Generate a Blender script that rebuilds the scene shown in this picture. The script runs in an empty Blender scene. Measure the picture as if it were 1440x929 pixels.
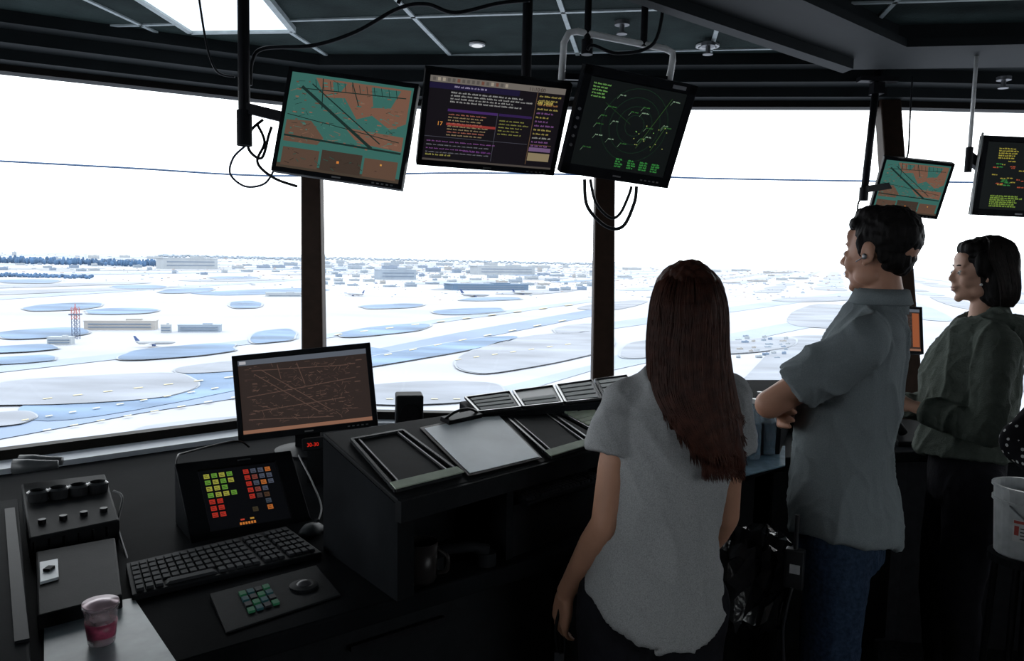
import bpy,bmesh,math,random
import numpy as np
from mathutils import Vector as V, Matrix, noise
random.seed(7)
S=bpy.context.scene
C=S.collection
S.view_settings.view_transform='Standard'
PI=math.pi
# ------------------------------------------------------------ camera
F=1100.0; EYE=V((0,0,1.65)); p_=math.atan(102.5/F); r_=math.radians(1.3)
fw=V((0,math.cos(p_),-math.sin(p_))); u0=V((0,math.sin(p_),math.cos(p_))); r0=V((1,0,0))
rt=r0*math.cos(r_)+u0*math.sin(r_); up=-r0*math.sin(r_)+u0*math.cos(r_)
cd=bpy.data.cameras.new('camera'); cam=bpy.data.objects.new('camera',cd); C.objects.link(cam)
cd.sensor_width=36; cd.lens=F/1440*36; cd.clip_end=60000; cd.clip_start=.05
cam.matrix_world=Matrix(((rt.x,up.x,-fw.x,EYE.x),(rt.y,up.y,-fw.y,EYE.y),(rt.z,up.z,-fw.z,EYE.z),(0,0,0,1)))
S.camera=cam
def ray(x,y): return fw+rt*((x-720)/F)-up*((y-464.5)/F)
def atz(x,y,z):
    d=ray(x,y); return EYE+d*((z-EYE.z)/d.z)
def atd(x,y,D):
    d=ray(x,y); return EYE+d*(D/d.y)
def atpl(x,y,p,n):
    d=ray(x,y); return EYE+d*((p-EYE).dot(n)/d.dot(n))
def HY(x): return 346+.0227*x
def proj(p):
    q=p-EYE; a=q.dot(fw); return 720+F*q.dot(rt)/a,464.5-F*q.dot(up)/a
def pnp(cs,w,h,tilt=0,it=60):
    L=[V((-w/2,0,h/2)),V((w/2,0,h/2)),V((w/2,0,-h/2)),V((-w/2,0,-h/2))]
    cx=sum(c[0] for c in cs)/4; cy=sum(c[1] for c in cs)/4
    pw=(math.dist(cs[0],cs[1])+math.dist(cs[2],cs[3]))/2
    t=EYE+ray(cx,cy)*(w*F/pw)
    P=np.array([t.x,t.y,t.z,tilt,0,0],float)
    def mtx(P): 
        rv=V(P[3:]); a=rv.length
        R=Matrix.Rotation(a,4,rv/a) if a>1e-9 else Matrix.Identity(4)
        return Matrix.Translation(V(P[:3]))@R
    def res(P):
        M=mtx(P); o=[]
        for l,c in zip(L,cs):
            x,y=proj(M@l); o+=[x-c[0],y-c[1]]
        return np.array(o+[ (P[3]-tilt)*4, P[4]*.5,P[5]*.5])
    lam=1e-2; r=res(P)
    for _ in range(it):
        J=np.zeros((len(r),6))
        for k in range(6):
            Q=P.copy(); Q[k]+=1e-5; J[:,k]=(res(Q)-r)/1e-5
        A=J.T@J; dP=-np.linalg.solve(A+lam*np.diag(np.diag(A)+1e-9),J.T@r)
        r2=res(P+dP)
        if r2@r2<r@r: P=P+dP; r=r2; lam*=.4
        else: lam*=4
    return mtx(P)
# ------------------------------------------------------------ materials
def lin(c): return tuple(((v/255)/12.92 if v/255<=.04045 else ((v/255+.055)/1.055)**2.4) for v in c)
def mat(name,col,rough=.5,metal=0,var=.15,vs=25,bump=0,bs=80,emit=None,es=1,spec=.5,st=(1,1,1),alpha=None,haze=None):
    m=bpy.data.materials.new(name); m.use_nodes=True; nt=m.node_tree; b=nt.nodes['Principled BSDF']
    b.inputs['Roughness'].default_value=rough; b.inputs['Metallic'].default_value=metal
    b.inputs['Specular IOR Level'].default_value=spec
    tc=nt.nodes.new('ShaderNodeTexCoord'); mp=nt.nodes.new('ShaderNodeMapping'); mp.inputs['Scale'].default_value=st
    nt.links.new(tc.outputs['Object'],mp.inputs['Vector'])
    nz=nt.nodes.new('ShaderNodeTexNoise'); nz.inputs['Scale'].default_value=vs; nz.inputs['Detail'].default_value=4
    nt.links.new(mp.outputs[0],nz.inputs['Vector'])
    cr=nt.nodes.new('ShaderNodeValToRGB'); nt.links.new(nz.outputs['Fac'],cr.inputs[0])
    cr.color_ramp.elements[0].position=.3; cr.color_ramp.elements[1].position=.7
    cr.color_ramp.elements[0].color=tuple(max(0,v*(1-var)) for v in col)+(1,)
    cr.color_ramp.elements[1].color=tuple(min(1,v*(1+var)) for v in col)+(1,)
    out=cr.outputs[0]
    if haze:   # aerial haze painted into the base colour, paling with distance from the tower
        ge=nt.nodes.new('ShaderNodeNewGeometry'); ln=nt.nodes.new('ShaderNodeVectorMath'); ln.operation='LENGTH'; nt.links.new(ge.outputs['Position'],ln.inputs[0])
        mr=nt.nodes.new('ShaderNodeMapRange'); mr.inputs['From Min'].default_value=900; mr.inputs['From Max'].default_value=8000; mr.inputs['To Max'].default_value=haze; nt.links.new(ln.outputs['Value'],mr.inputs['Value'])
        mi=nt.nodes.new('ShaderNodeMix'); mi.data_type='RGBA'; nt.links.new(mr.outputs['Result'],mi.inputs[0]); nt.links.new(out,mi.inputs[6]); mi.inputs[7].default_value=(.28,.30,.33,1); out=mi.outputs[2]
    nt.links.new(out,b.inputs['Base Color'])
    if bump:
        n2=nt.nodes.new('ShaderNodeTexNoise'); n2.inputs['Scale'].default_value=bs; n2.inputs['Detail'].default_value=5
        nt.links.new(mp.outputs[0],n2.inputs['Vector'])
        bp=nt.nodes.new('ShaderNodeBump'); bp.inputs['Strength'].default_value=bump; bp.inputs['Distance'].default_value=.01
        nt.links.new(n2.outputs['Fac'],bp.inputs['Height']); nt.links.new(bp.outputs[0],b.inputs['Normal'])
    if emit is not None:
        b.inputs['Emission Color'].default_value=tuple(emit)+(1,); b.inputs['Emission Strength'].default_value=es
    if alpha is not None: b.inputs['Alpha'].default_value=alpha
    return m
_sc={}
def scol(c,es=.85):
    k=(tuple(c),es)
    if k not in _sc: _sc[k]=mat('screen_light_%d'%len(_sc),(.008,.008,.008),.4,emit=lin(c),es=es,var=0,spec=.08)
    return _sc[k]
BLK=mat('black_plastic',(.011,.012,.0135),.5,bump=.05,bs=300,spec=.03)
BLK2=mat('black_laminate',(.0095,.0105,.012),.5,var=.3,vs=6,bump=.03,bs=200,spec=0.005)
TOPM=mat('worktop_laminate',(.007,.0078,.009),.4,var=.3,vs=6,bump=.03,bs=200,spec=0.002)
BEZ=mat('bezel_plastic',(.009,.010,.012),.45,spec=.04)
KEY=mat('key_plastic',(.022,.024,.028),.5,spec=.06)
DKM=mat('dark_metal',(.012,.012,.014),.4,.4,spec=.1)
GRM=mat('grey_metal',(.22,.22,.23),.4,.9)
WHM=mat('white_aluminium',(.70,.70,.68),.4,0)
CAB=mat('cable_rubber',(.006,.007,.009),.5,spec=.2)
WHT=mat('white_plastic',(.6,.6,.6),.45)
GRN=mat('green_card',(.34,.40,.31),.7)
CARD=mat('grey_card',(.13,.15,.15),.7)
LEDGE=mat('pale_ledge',(.42,.46,.52),.4,var=.08,vs=3)
FRAME=mat('window_frame_paint',(.012,.011,.010),.5,spec=.05)
MULL=mat('mullion_paint',(.030,.018,.013),.6,spec=.1)
WALL=mat('dark_wall_panel',(.018,.019,.022),.7,spec=.05)
FLOORM=mat('dark_carpet',(.020,.021,.024),.95,bump=.4,bs=400,vs=60,var=.4,spec=.02)
TILE=mat('ceiling_tile',(.024,.036,.035),.85,bump=.3,bs=120,var=.3,vs=5,spec=.08)
TBAR=mat('ceiling_tbar',(.42,.48,.49),.4,.0)
SOFF=mat('soffit_paint',(.011,.014,.015),.6,var=.2,vs=4,spec=.14)
SKIN_A=mat('skin_tan',(.36,.19,.125),.5,var=.08,vs=14,bump=.05,bs=300,spec=.25)
SKIN_B=mat('skin_warm',(.38,.20,.135),.5,var=.08,vs=14,bump=.05,bs=300,spec=.25)
SKIN_C=mat('skin_light',(.44,.26,.19),.5,var=.08,vs=14,bump=.05,bs=300,spec=.25)
HAIR_R=mat('hair_auburn',(.034,.012,.008),.55,var=.4,vs=70,bump=.15,bs=120,st=(1.6,1.6,.06),spec=.12)
HAIR_S=mat('hair_strand_auburn',(.060,.022,.015),.5,var=.4,vs=50,spec=.2)
HAIR_K=mat('hair_black',(.007,.006,.006),.6,var=.4,vs=60,bump=.25,bs=150,st=(1,1,.25),spec=.1)
HAIR_KS=mat('hair_strand_black',(.014,.010,.009),.5,var=.4,vs=50,spec=.25)
TEE=mat('grey_tee_knit',(.26,.265,.272),.95,var=.22,vs=420,bump=.15,bs=600,spec=.03)
SHIRT=mat('slate_shirt_cotton',(.165,.19,.20),.9,var=.10,vs=300,bump=.25,bs=420,spec=.03)
JACK=mat('olive_jacket_cotton',(.066,.078,.068),.85,var=.14,vs=40,bump=.3,bs=200,spec=.05)
JEAN=mat('dark_denim',(.022,.036,.064),.85,var=.35,vs=90,bump=.3,bs=260,spec=.03)
TROU=mat('black_trousers_cloth',(.012,.012,.015),.85,bump=.2,bs=200,spec=.03)
SHOE=mat('shoe_leather',(.012,.010,.010),.5,spec=.1)
EYEM=mat('eye_white',(.5,.5,.48),.2)
IRIS=mat('eye_iris',(.02,.012,.008),.2)
LIP=mat('lip_skin',(.26,.10,.08),.45)
BAG=mat('bin_bag_plastic',(.045,.046,.05),.18,bump=1,bs=14,spec=1.0)
# ------------------------------------------------------------ mesh helpers
TM={}
class MB:
    def __init__(s): s.bm=bmesh.new(); s.mi=0
    def add(s,vs,fs):
        v=[s.bm.verts.new(q) for q in vs]
        for f in fs:
            try: s.bm.faces.new([v[i] for i in f]).material_index=s.mi
            except ValueError: pass
        return s
    def hull2(s,a,b):
        n=len(a); fs=[tuple(range(n-1,-1,-1)),tuple(range(n,2*n))]+[(i,(i+1)%n,n+(i+1)%n,n+i) for i in range(n)]
        return s.add(list(a)+list(b),fs)
    def prism(s,pts,z0,z1): return s.hull2([V((p[0],p[1],z0)) for p in pts],[V((p[0],p[1],z1)) for p in pts])
    def box(s,c,d,R=None):
        c=V(c); x,y,z=d[0]/2,d[1]/2,d[2]/2
        R=R or Matrix.Identity(3)
        a=[c+R@V(q) for q in((-x,-y,-z),(x,-y,-z),(x,y,-z),(-x,y,-z))]; b=[c+R@V(q) for q in((-x,-y,z),(x,-y,z),(x,y,z),(-x,y,z))]
        return s.hull2(a,b)
    def bar(s,a,b,w,h,upv=(0,0,1)):
        a=V(a);b=V(b);d=(b-a).normalized(); sx=d.cross(V(upv)).normalized(); sz=sx.cross(d)
        q=[sx*(w/2)+sz*(h/2),-sx*(w/2)+sz*(h/2),-sx*(w/2)-sz*(h/2),sx*(w/2)-sz*(h/2)]
        return s.hull2([a+k for k in q],[b+k for k in q])
    def cyl(s,a,b,r,r2=None,n=20):
        a=V(a);b=V(b);r2=r if r2 is None else r2; d=(b-a).normalized()
        x=d.orthogonal().normalized(); y=d.cross(x)
        ang=[2*PI*i/n for i in range(n)]
        return s.hull2([a+(x*math.cos(t)+y*math.sin(t))*r for t in ang],[b+(x*math.cos(t)+y*math.sin(t))*r2 for t in ang])
    def loft(s,rings):
        n=len(rings[0]); vs=[v for r in rings for v in r]; fs=[tuple(range(n-1,-1,-1)),tuple(range((len(rings)-1)*n,len(rings)*n))]
        for k in range(len(rings)-1):
            for i in range(n): fs.append((k*n+i,k*n+(i+1)%n,(k+1)*n+(i+1)%n,(k+1)*n+i))
        return s.add(vs,fs)
    def tube(s,pts,r,n=8):
        pts=[V(p) for p in pts]; rings=[]; x=None
        for i,p in enumerate(pts):
            d=(pts[min(i+1,len(pts)-1)]-pts[max(i-1,0)]).normalized()
            x=d.orthogonal().normalized() if x is None else (x-d*x.dot(d)).normalized()
            y=d.cross(x); rr=r[i] if isinstance(r,(list,tuple)) else r
            rings.append([p+(x*math.cos(2*PI*k/n)+y*math.sin(2*PI*k/n))*rr for k in range(n)])
        return s.loft(rings)
    def sph(s,c,r,R=None,n=20,m=12):
        c=V(c); r=(r,r,r) if not isinstance(r,(tuple,list)) else r; R=R or Matrix.Identity(3)
        vs=[c+R@V((0,0,-r[2]))]
        for j in range(1,m):
            t=-PI/2+PI*j/m
            for i in range(n):
                a=2*PI*i/n; vs.append(c+R@V((r[0]*math.cos(t)*math.cos(a),r[1]*math.cos(t)*math.sin(a),r[2]*math.sin(t))))
        vs.append(c+R@V((0,0,r[2]))); L=len(vs)-1; fs=[]
        for i in range(n):
            fs.append((0,1+(i+1)%n,1+i)); fs.append((L,L-n+i,L-n+(i+1)%n))
            for j in range(m-2): fs.append((1+j*n+i,1+j*n+(i+1)%n,1+(j+1)*n+(i+1)%n,1+(j+1)*n+i))
        return s.add(vs,fs)
    def lathe(s,prof,c,n=28):
        c=V(c); return s.loft([[c+V((r*math.cos(2*PI*i/n),r*math.sin(2*PI*i/n),z)) for i in range(n)] for r,z in prof])
    def chain(s,pts,rs):
        pts=[V(p) for p in pts]
        for i,p in enumerate(pts): s.sph(p,rs[i],n=16,m=10)
        for i in range(len(pts)-1): s.cyl(pts[i],pts[i+1],rs[i],rs[i+1],n=16)
        return s
    def xf(s,M): s.bm.transform(M); return s
    def build(s,name,ms,parent=None,bevel=0,smooth=False,local=False):
        bmesh.ops.recalc_face_normals(s.bm,faces=s.bm.faces)
        M=TM.get(parent.name,Matrix.Identity(4)) if parent else Matrix.Identity(4)
        if parent is None:
            xs=[v.co for v in s.bm.verts]
            o0=V(((min(v.x for v in xs)+max(v.x for v in xs))/2,(min(v.y for v in xs)+max(v.y for v in xs))/2,min(v.z for v in xs)))
            M=Matrix.Translation(o0)
        if not local or parent is None: s.bm.transform(M.inverted())
        me=bpy.data.meshes.new(name); s.bm.to_mesh(me); s.bm.free()
        for m in (ms if isinstance(ms,(list,tuple)) else [ms]): me.materials.append(m)
        if smooth:
            for p in me.polygons: p.use_smooth=True
        o=bpy.data.objects.new(name,me); C.objects.link(o)
        if parent: o.parent=parent
        else: o.location=M.translation
        TM[o.name]=M
        if bevel:
            b=o.modifiers.new('bevel','BEVEL'); b.width=bevel; b.segments=2; b.limit_method='ANGLE'; b.angle_limit=.6
        return o
def thing(name,label,cat,loc=(0,0,0),M=None,group=None,kind=None):
    o=bpy.data.objects.new(name,None); C.objects.link(o); o.empty_display_size=.05
    M=M or Matrix.Translation(V(loc)); o.matrix_world=M; TM[o.name]=M.copy()
    return tag(o,label,cat,group,kind)
def tag(o,label,cat,group=None,kind=None):
    o['label']=label; o['category']=cat
    if group: o['group']=group
    if kind: o['kind']=kind
    return o
def st(o,label,cat): return tag(o,label,cat,kind='structure')
def cr(pts,n=8):
    pts=[V(p) for p in pts]; P=[pts[0]]+pts+[pts[-1]]; out=[]
    for i in range(1,len(P)-2):
        for k in range(n):
            t=k/n; a,b,c,d=P[i-1],P[i],P[i+1],P[i+2]
            out.append(.5*((2*b)+(c-a)*t+(2*a-5*b+4*c-d)*t*t+(3*b-a-3*c+d)*t**3))
    out.append(pts[-1]); return out
def cable(px,D,r,label,name='cable',group=None,m=None):
    pts=cr([atd(x,y,D if not isinstance(D,list) else D[i]) for i,(x,y) in enumerate(px)])
    return tag(MB().tube(pts,r).build(name,m or CAB,smooth=True),label,'cable',group)
def quad(px,z): return [atz(x,y,z) for x,y in px]
def bil(q,u,v): return (q[0]*(1-u)+q[1]*u)*(1-v)+(q[3]*(1-u)+q[2]*u)*v
def bake(o):
    bpy.context.view_layer.update(); dg=bpy.context.evaluated_depsgraph_get()
    me=bpy.data.meshes.new_from_object(o.evaluated_get(dg)); o.modifiers.clear(); o.data=me
    for p in me.polygons: p.use_smooth=True
    return o
def rem(o,vox=.006,sm=6,f=None,sm2=0):
    m=o.modifiers.new('r','REMESH'); m.mode='VOXEL'; m.voxel_size=vox; m.use_smooth_shade=True
    if sm: k=o.modifiers.new('s','SMOOTH'); k.factor=.5; k.iterations=sm
    bake(o)
    if f:
        me=o.data; n=[v.normal.copy() for v in me.vertices]
        for v,nn in zip(me.vertices,n): v.co=v.co+f(v.co.copy(),nn)
    if sm2: k=o.modifiers.new('s','SMOOTH'); k.factor=.5; k.iterations=sm2
    return o
# ------------------------------------------------------------ world & light
w=bpy.data.worlds.new('sky'); S.world=w; w.use_nodes=True; nt=w.node_tree
bg=nt.nodes['Background']; bg.inputs[0].default_value=(.95,.98,1,1); bg.inputs[1].default_value=3.5
# ------------------------------------------------------------ cab shell
ZS=.94; ZT=2.45; ZC=2.6
B1=atz(443,590,ZS);T1=atz(438,141,ZT)
Pb=atz(0,650,ZS);Pt=atz(0,91,ZT)
B0=B1+(Pb-B1)*1.45; T0=T1+(Pt-T1)*1.35
B2=atz(846,597,ZS);T2=atz(851,143,ZT)
B3=atz(1280,607,ZS);T3=atz(1248,143,ZT)
T4=atz(1560,150,ZT); B4=B3+(T4-T3)*.9+V((-.1,-.12,0))
Tp=[T0,T1,T2,T3,T4,V((4.0,2.4,ZT)),V((4.1,.2,ZT)),V((3.0,-2.0,ZT)),V((.4,-3.0,ZT)),V((-2.4,-2.4,ZT)),V((-3.7,-.2,ZT)),V((-3.7,1.8,ZT))]
cen=V((.2,.7,0))
Bp=[B0,B1,B2,B3,B4]+[V((cen.x+(t.x-cen.x)*.85,cen.y+(t.y-cen.y)*.85,ZS)) for t in Tp[5:]]
N=len(Tp)
def inw(p,k,z): return V((cen.x+(p.x-cen.x)*k,cen.y+(p.y-cen.y)*k,z))
st(MB().prism([inw(b,1.02,0) for b in Bp],-.1,0).build('floor',FLOORM),'dark carpeted floor of the control room','floor')
mb=MB(); mb.prism([inw(t,1.0,0) for t in Tp],ZC,ZC+.12); mb.mi=1
def clip(p,d):
    lo,hi=-99,99
    for i in range(N):
        a=inw(Tp[i],.99,0);b=inw(Tp[(i+1)%N],.99,0); e=b-a; nn=V((e.y,-e.x,0))
        if nn.dot(cen-a)>0: nn=-nn
        dn=nn.dot(d); q=nn.dot(a-p)
        if abs(dn)<1e-9:
            if q<0: return None
            continue
        t=q/dn
        if dn>0: hi=min(hi,t)
        else: lo=max(lo,t)
    return (lo,hi) if lo<hi else None
pa=atz(355,10,ZC);pb=atz(480,90,ZC); gd=(pb-pa); gd.z=0; gd.normalize(); gx=V((gd.y,-gd.x,0))
g0=V((pa.x,pa.y,0))
c0=atz(655,20,ZC); phase=(c0-g0).dot(gd)%.6
for k in range(-12,14):
    for (p,d) in ((g0+gx*(.6*k),gd),(g0+gd*(phase+.6*k),gx)):
        p=V((p.x,p.y,0)); c=clip(p,d)
        if c: 
            a=p+d*c[0]; b=p+d*c[1]; a.z=b.z=ZC-.003; mb.bar(a,b,.018,.008)
st(mb.build('ceiling',[TILE,TBAR]),'dark tiled ceiling with pale metal grid lines','ceiling')
sides=['front_left','front','front_right','right','far_right','right_rear','rear_right','rear','rear_left','left_rear','left','left_front']
GLASS=bpy.data.materials.new('window_glass'); GLASS.use_nodes=True; g=GLASS.node_tree; g.nodes.clear()
o_=g.nodes.new('ShaderNodeOutputMaterial'); mx=g.nodes.new('ShaderNodeMixShader'); tr=g.nodes.new('ShaderNodeBsdfTransparent'); gl=g.nodes.new('ShaderNodeBsdfGlossy')
gl.inputs['Roughness'].default_value=.02; mx.inputs[0].default_value=.03; tr.inputs[0].default_value=(.97,.99,1,1)
g.links.new(tr.outputs[0],mx.inputs[1]); g.links.new(gl.outputs[0],mx.inputs[2]); g.links.new(mx.outputs[0],o_.inputs[0])
LIGHT_BLOCK=mat('light_block_panel',(.05,.055,.06),.8)
closed={5,7,8}  # unseen rear bays, shut by added panels to cut the light from behind
for i in range(N):
    a,b=Bp[i],Bp[(i+1)%N]; ta,tb=Tp[i],Tp[(i+1)%N]
    oa,ob=inw(a,1.03,0),inw(b,1.03,0)
    st(MB().prism([a,b,ob,oa],0,ZS).build('wall_'+sides[i],WALL),'dark low wall under the %s windows'%sides[i].replace('_',' '),'wall')
    k=.93
    mb=MB(); mb.prism([ta,tb,inw(tb,.965,0),inw(ta,.965,0)],ZT,ZC); mb.prism([inw(ta,.965,0),inw(tb,.965,0),inw(tb,k,0),inw(ta,k,0)],ZT+.045,ZC)
    mb.prism([inw(ta,1.05,0),inw(tb,1.05,0),tb,ta],ZT-.01,ZC+.12)
    mb.prism([inw(ta,.93,0),inw(tb,.93,0),inw(tb,.90,0),inw(ta,.90,0)],ZT+.10,ZC)
    st(mb.build('trim_%d'%(i+1),SOFF),'stepped dark header above the %s windows'%sides[i].replace('_',' '),'trim')
    wn=thing('window_%d'%(i+1),'tall tilted %s window of the cab'%sides[i].replace('_',' '),'window',(a+b)/2,kind='structure')
    mb=MB(); mb.bar(a+V((0,0,.02)),b+V((0,0,.02)),.05,.05); mb.bar(ta-V((0,0,.01)),tb-V((0,0,.01)),.05,.04); mb.build('window_frame',FRAME,wn)
    if i in closed: MB().add([a,b,tb,ta],[(0,1,2,3)]).build('window_light_block',LIGHT_BLOCK,wn)
    else: MB().add([a,b,tb,ta],[(0,1,2,3)]).build('window_pane',GLASS,wn)
    d=(ta-a); st(MB().bar(a-d*.02,ta,.095,.10,upv=(b-a).normalized().cross(d)).build('trim_%d'%(i+1+N),MULL,bevel=.008),'slim dark mullion at the %s window corner'%sides[i].replace('_',' '),'mullion')
led=MB()
for i in range(2):
    a,b=Bp[i],Bp[i+1]; k=.945 if i==0 else .965; led.prism([a,b,inw(b,k,0),inw(a,k,0)],ZS-.04,ZS+.012)
st(led.build('trim_30',LEDGE),'pale ledge running along the foot of the windows','window ledge')
def soff(px1,px2,z0,z1,n,lab):
    q=quad(px1,z0)+quad(px2,z0)[::-1]
    return st(MB().prism(q,z0,z1).build(n,SOFF),lab,'beam')
soff([(770,-40),(1190,98)],[(1010,-40),(1262,72)],2.50,2.6,'trim_31','dropped dark ceiling beam running towards the window corner')
soff([(1190,98),(1700,91)],[(1262,72),(1700,64)],2.50,2.6,'trim_32','dropped dark ceiling beam along the right windows')
soff([(1000,-40),(1255,74)],[(1040,-40),(1275,66)],2.47,2.5,'trim_33','narrow lip under the diagonal ceiling beam')
soff([(1255,74),(1700,66)],[(1275,66),(1700,56)],2.47,2.5,'trim_34','narrow lip under the right ceiling beam')
soff([(760,-40),(1185,103)],[(790,-40),(1200,97)],2.46,2.5,'trim_35','outer lip of the diagonal ceiling beam')
LUM=mat('diffuser_glow',(.6,.6,.6),.5,emit=(.80,.90,1),es=1.05,var=.03)
q=quad([(150,-32),(352,-32),(412,42),(268,44)],ZC-.012); t=thing('ceiling_light','bright square ceiling light panel at upper left','ceiling light',(q[0]+q[2])/2)
MB().prism(q,ZC-.014,ZC-.004).build('diffuser',LUM,t)
mb=MB()
for i in range(4):
    a,b=V(q[i]),V(q[(i+1)%4]); a.z=b.z=ZC-.012; mb.bar(a,b,.025,.022)
mb.build('frame',TBAR,t)
def disc(px,py,r,lab,glow):
    c=atz(px,py,ZC); t=thing('recessed_light',lab,'ceiling light',c)
    MB().lathe([(r,-.004),(r*1.02,-.012),(r*.8,-.014),(r*.8,-.004)],c).build('ring',WHT,t)
    MB().cyl(c+V((0,0,-.013)),c+V((0,0,-.016)),r*.7).build('lens',scol((235,240,245),.9) if glow else WHT,t)
disc(671,60,.035,'small round recessed downlight between the ceiling grid lines',True)
disc(995,62,.05,'small round ceiling fitting right of the hanging radar screen',False)
def sprink(px,py,z,lab):
    c=atz(px,py,z); t=thing('sprinkler_head',lab,'sprinkler',c)
    MB().cyl(c,c-V((0,0,.015)),.03).build('escutcheon',GRM,t)
    mb=MB().cyl(c-V((0,0,.015)),c-V((0,0,.045)),.010); mb.cyl(c-V((0,0,.045)),c-V((0,0,.05)),.022,n=12).build('deflector',GRM,t)
sprink(996,60,2.585,'silver sprinkler head below the round ceiling fitting')
sprink(875,30,2.6,'silver sprinkler above the white bracket of the radar screen')
sprink(1412,108,2.50,'silver sprinkler under the beam at far right')
# ------------------------------------------------------------ airfield
GZ=-60
CON=mat('airfield_concrete',(.278,.295,.335),.9,var=.14,vs=.010,st=(.35,1,1))
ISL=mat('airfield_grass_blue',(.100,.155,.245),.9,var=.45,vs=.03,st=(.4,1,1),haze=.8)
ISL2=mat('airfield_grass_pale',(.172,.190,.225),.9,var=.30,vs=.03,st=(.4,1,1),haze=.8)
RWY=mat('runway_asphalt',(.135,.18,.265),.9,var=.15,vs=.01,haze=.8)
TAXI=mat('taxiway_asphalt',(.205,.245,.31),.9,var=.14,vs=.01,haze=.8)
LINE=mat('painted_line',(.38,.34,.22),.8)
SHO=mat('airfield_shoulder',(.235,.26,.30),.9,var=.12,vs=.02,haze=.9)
gm=MB()
n=64; gm.add([V((30000*math.cos(2*PI*i/n),30000*math.sin(2*PI*i/n),GZ)) for i in range(n)],[tuple(range(n))])
placed=[]
def blob(cx,cy,rx,ry,sl,mi,z,k=.72):
    ry=min(ry,(cy-HY(cx))*.45)
    for (m_,sc_,zz) in ((6,1.14,z+.1),(mi,1.0,z+.3)):
        pts=[]
        for i in range(36):
            a=2*PI*i/36; c,s=math.cos(a),math.sin(a)
            nn=1+.16*noise.noise(V((c*1.3+cx*.1,s*1.3+cy,0)))
            x=math.copysign(abs(c)**k,c)*rx*nn*(sc_ if sc_==1 else 1+3/rx); y=math.copysign(abs(s)**.85,s)*ry*nn*(sc_ if sc_==1 else 1.0+.6/ry)
            yy=max(cy+y+sl*x,HY(cx+x)+5)
            pts.append(atz(cx+x,yy,GZ+zz))
        gm.mi=m_; gm.add(pts,[tuple(range(36))])
    placed.append((cx,cy,rx,ry))
def band(px,mi,z): gm.mi=mi; gm.add(quad(px,GZ+z),[tuple(range(len(px)))])
band([(-60,606),(200,566),(420,536),(420,546),(200,580),(-60,628)],3,.3)
band([(452,506),(640,468),(835,434),(835,444),(640,482),(452,526)],3,.3)
band([(-60,520),(420,470),(420,476),(-60,530)],4,.3)
band([(452,470),(835,420),(835,424),(452,476)],4,.3)
band([(862,452),(1240,404),(1240,409),(862,462)],4,.3)
band([(862,500),(1100,455),(1240,430),(1240,440),(1100,468),(862,520)],4,.3)
band([(-60,420),(420,392),(420,394),(-60,425)],4,.3)
band([(452,560),(700,560),(835,520),(835,512),(700,545),(452,548)],4,.25)
for b in [(88,431,54,4.5,-.05),(195,403,38,2.5,0),(262,408,38,3,-.04),(170,437,50,4,-.02),(345,428,22,5,0),(330,390,34,1.6,0),(40,395,44,2.5,0),(30,505,50,5,-.05),(60,468,62,7,-.05),(20,490,60,5,-.05),
    (250,494,84,8,-.08),(385,472,32,9,-.1)]: blob(*b,1,.6)
for b in [(120,547,170,19,-.06),(-10,590,60,10,-.1),(330,514,80,7,-.08),(300,602,130,14,-.08)]: blob(*b,2,.6)
for b in [(540,464,62,6,-.1),(590,496,130,8,-.17),(660,437,48,4,-.04),(690,420,42,2,-.02),(550,430,42,3,-.03)]: blob(*b,1,.6)
for b in [(750,494,104,22,-.16),(590,552,112,16,-.04),(810,462,30,6,-.1)]: blob(*b,2,.6)
for b in [(920,488,50,12,-.15),(1060,485,60,9,-.08),(1150,420,60,3,-.02)]: blob(*b,2,.6)
rb=random.Random(31)
pA=atz(452,516,GZ); pB=atz(835,440,GZ); d1=(pB-pA); d1.z=0; d1.normalize(); n1=V((-d1.y,d1.x,0))
v=-700.0; zc=0
while v<7500:
    wdt=rb.uniform(40,90)*(1+max(0,v)/1500); u=-6500.0+rb.uniform(0,300)
    while u<7500:
        L=rb.uniform(160,620)*(1+max(0,v)/2200); cpt=V((pA.x,pA.y,GZ))+d1*(u+L/2)+n1*v
        ok=cpt.y>170
        if ok:
            x_,y_=proj(cpt); hw=L*.5*F/max(1,cpt.y)
            ok=-160<x_<1600 and y_>HY(x_)+3
            if ok:
                for a,b,c,d in placed:
                    if abs(x_-a)<c+hw*.45 and abs(y_-b)<d+2: ok=False;break
            for x0,y0,x1,y1 in ((452,516,835,440),(-60,616,420,541)):
                if x0-30<x_<x1+30 and abs(y_-(y0+(y1-y0)*(x_-x0)/(x1-x0)))<12+wdt*.01: ok=False
        if ok and rb.random()<.9:
            pts=[]; sk=rb.uniform(-.5,.5); bend=rb.uniform(-.12,.12)*wdt; tp=rb.uniform(.5,1)
            for i in range(28):
                a=2*PI*i/28; c,s=math.cos(a),math.sin(a)
                x=math.copysign(abs(c)**.45,c)*L/2; y=math.copysign(abs(s)**.6,s)*wdt/2*(1 if x<0 else 1-(1-tp)*x/(L/2))
                x+=sk*y; y+=bend*math.cos(x/L*3)
                q_=cpt+d1*x+n1*y; pts.append(V((q_.x,q_.y,GZ+.50)))
            if all(p.y>120 for p in pts):
                gm.mi=rb.choice([1,1,2,2,4]) if x_<860 else rb.choice([2,2,4]); gm.add(pts,[tuple(range(28))])
        u+=L+rb.uniform(30,140)*(1+max(0,v)/2500)
    v+=wdt+rb.uniform(35,90)*(1+max(0,v)/1800)
gm.mi=5
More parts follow.
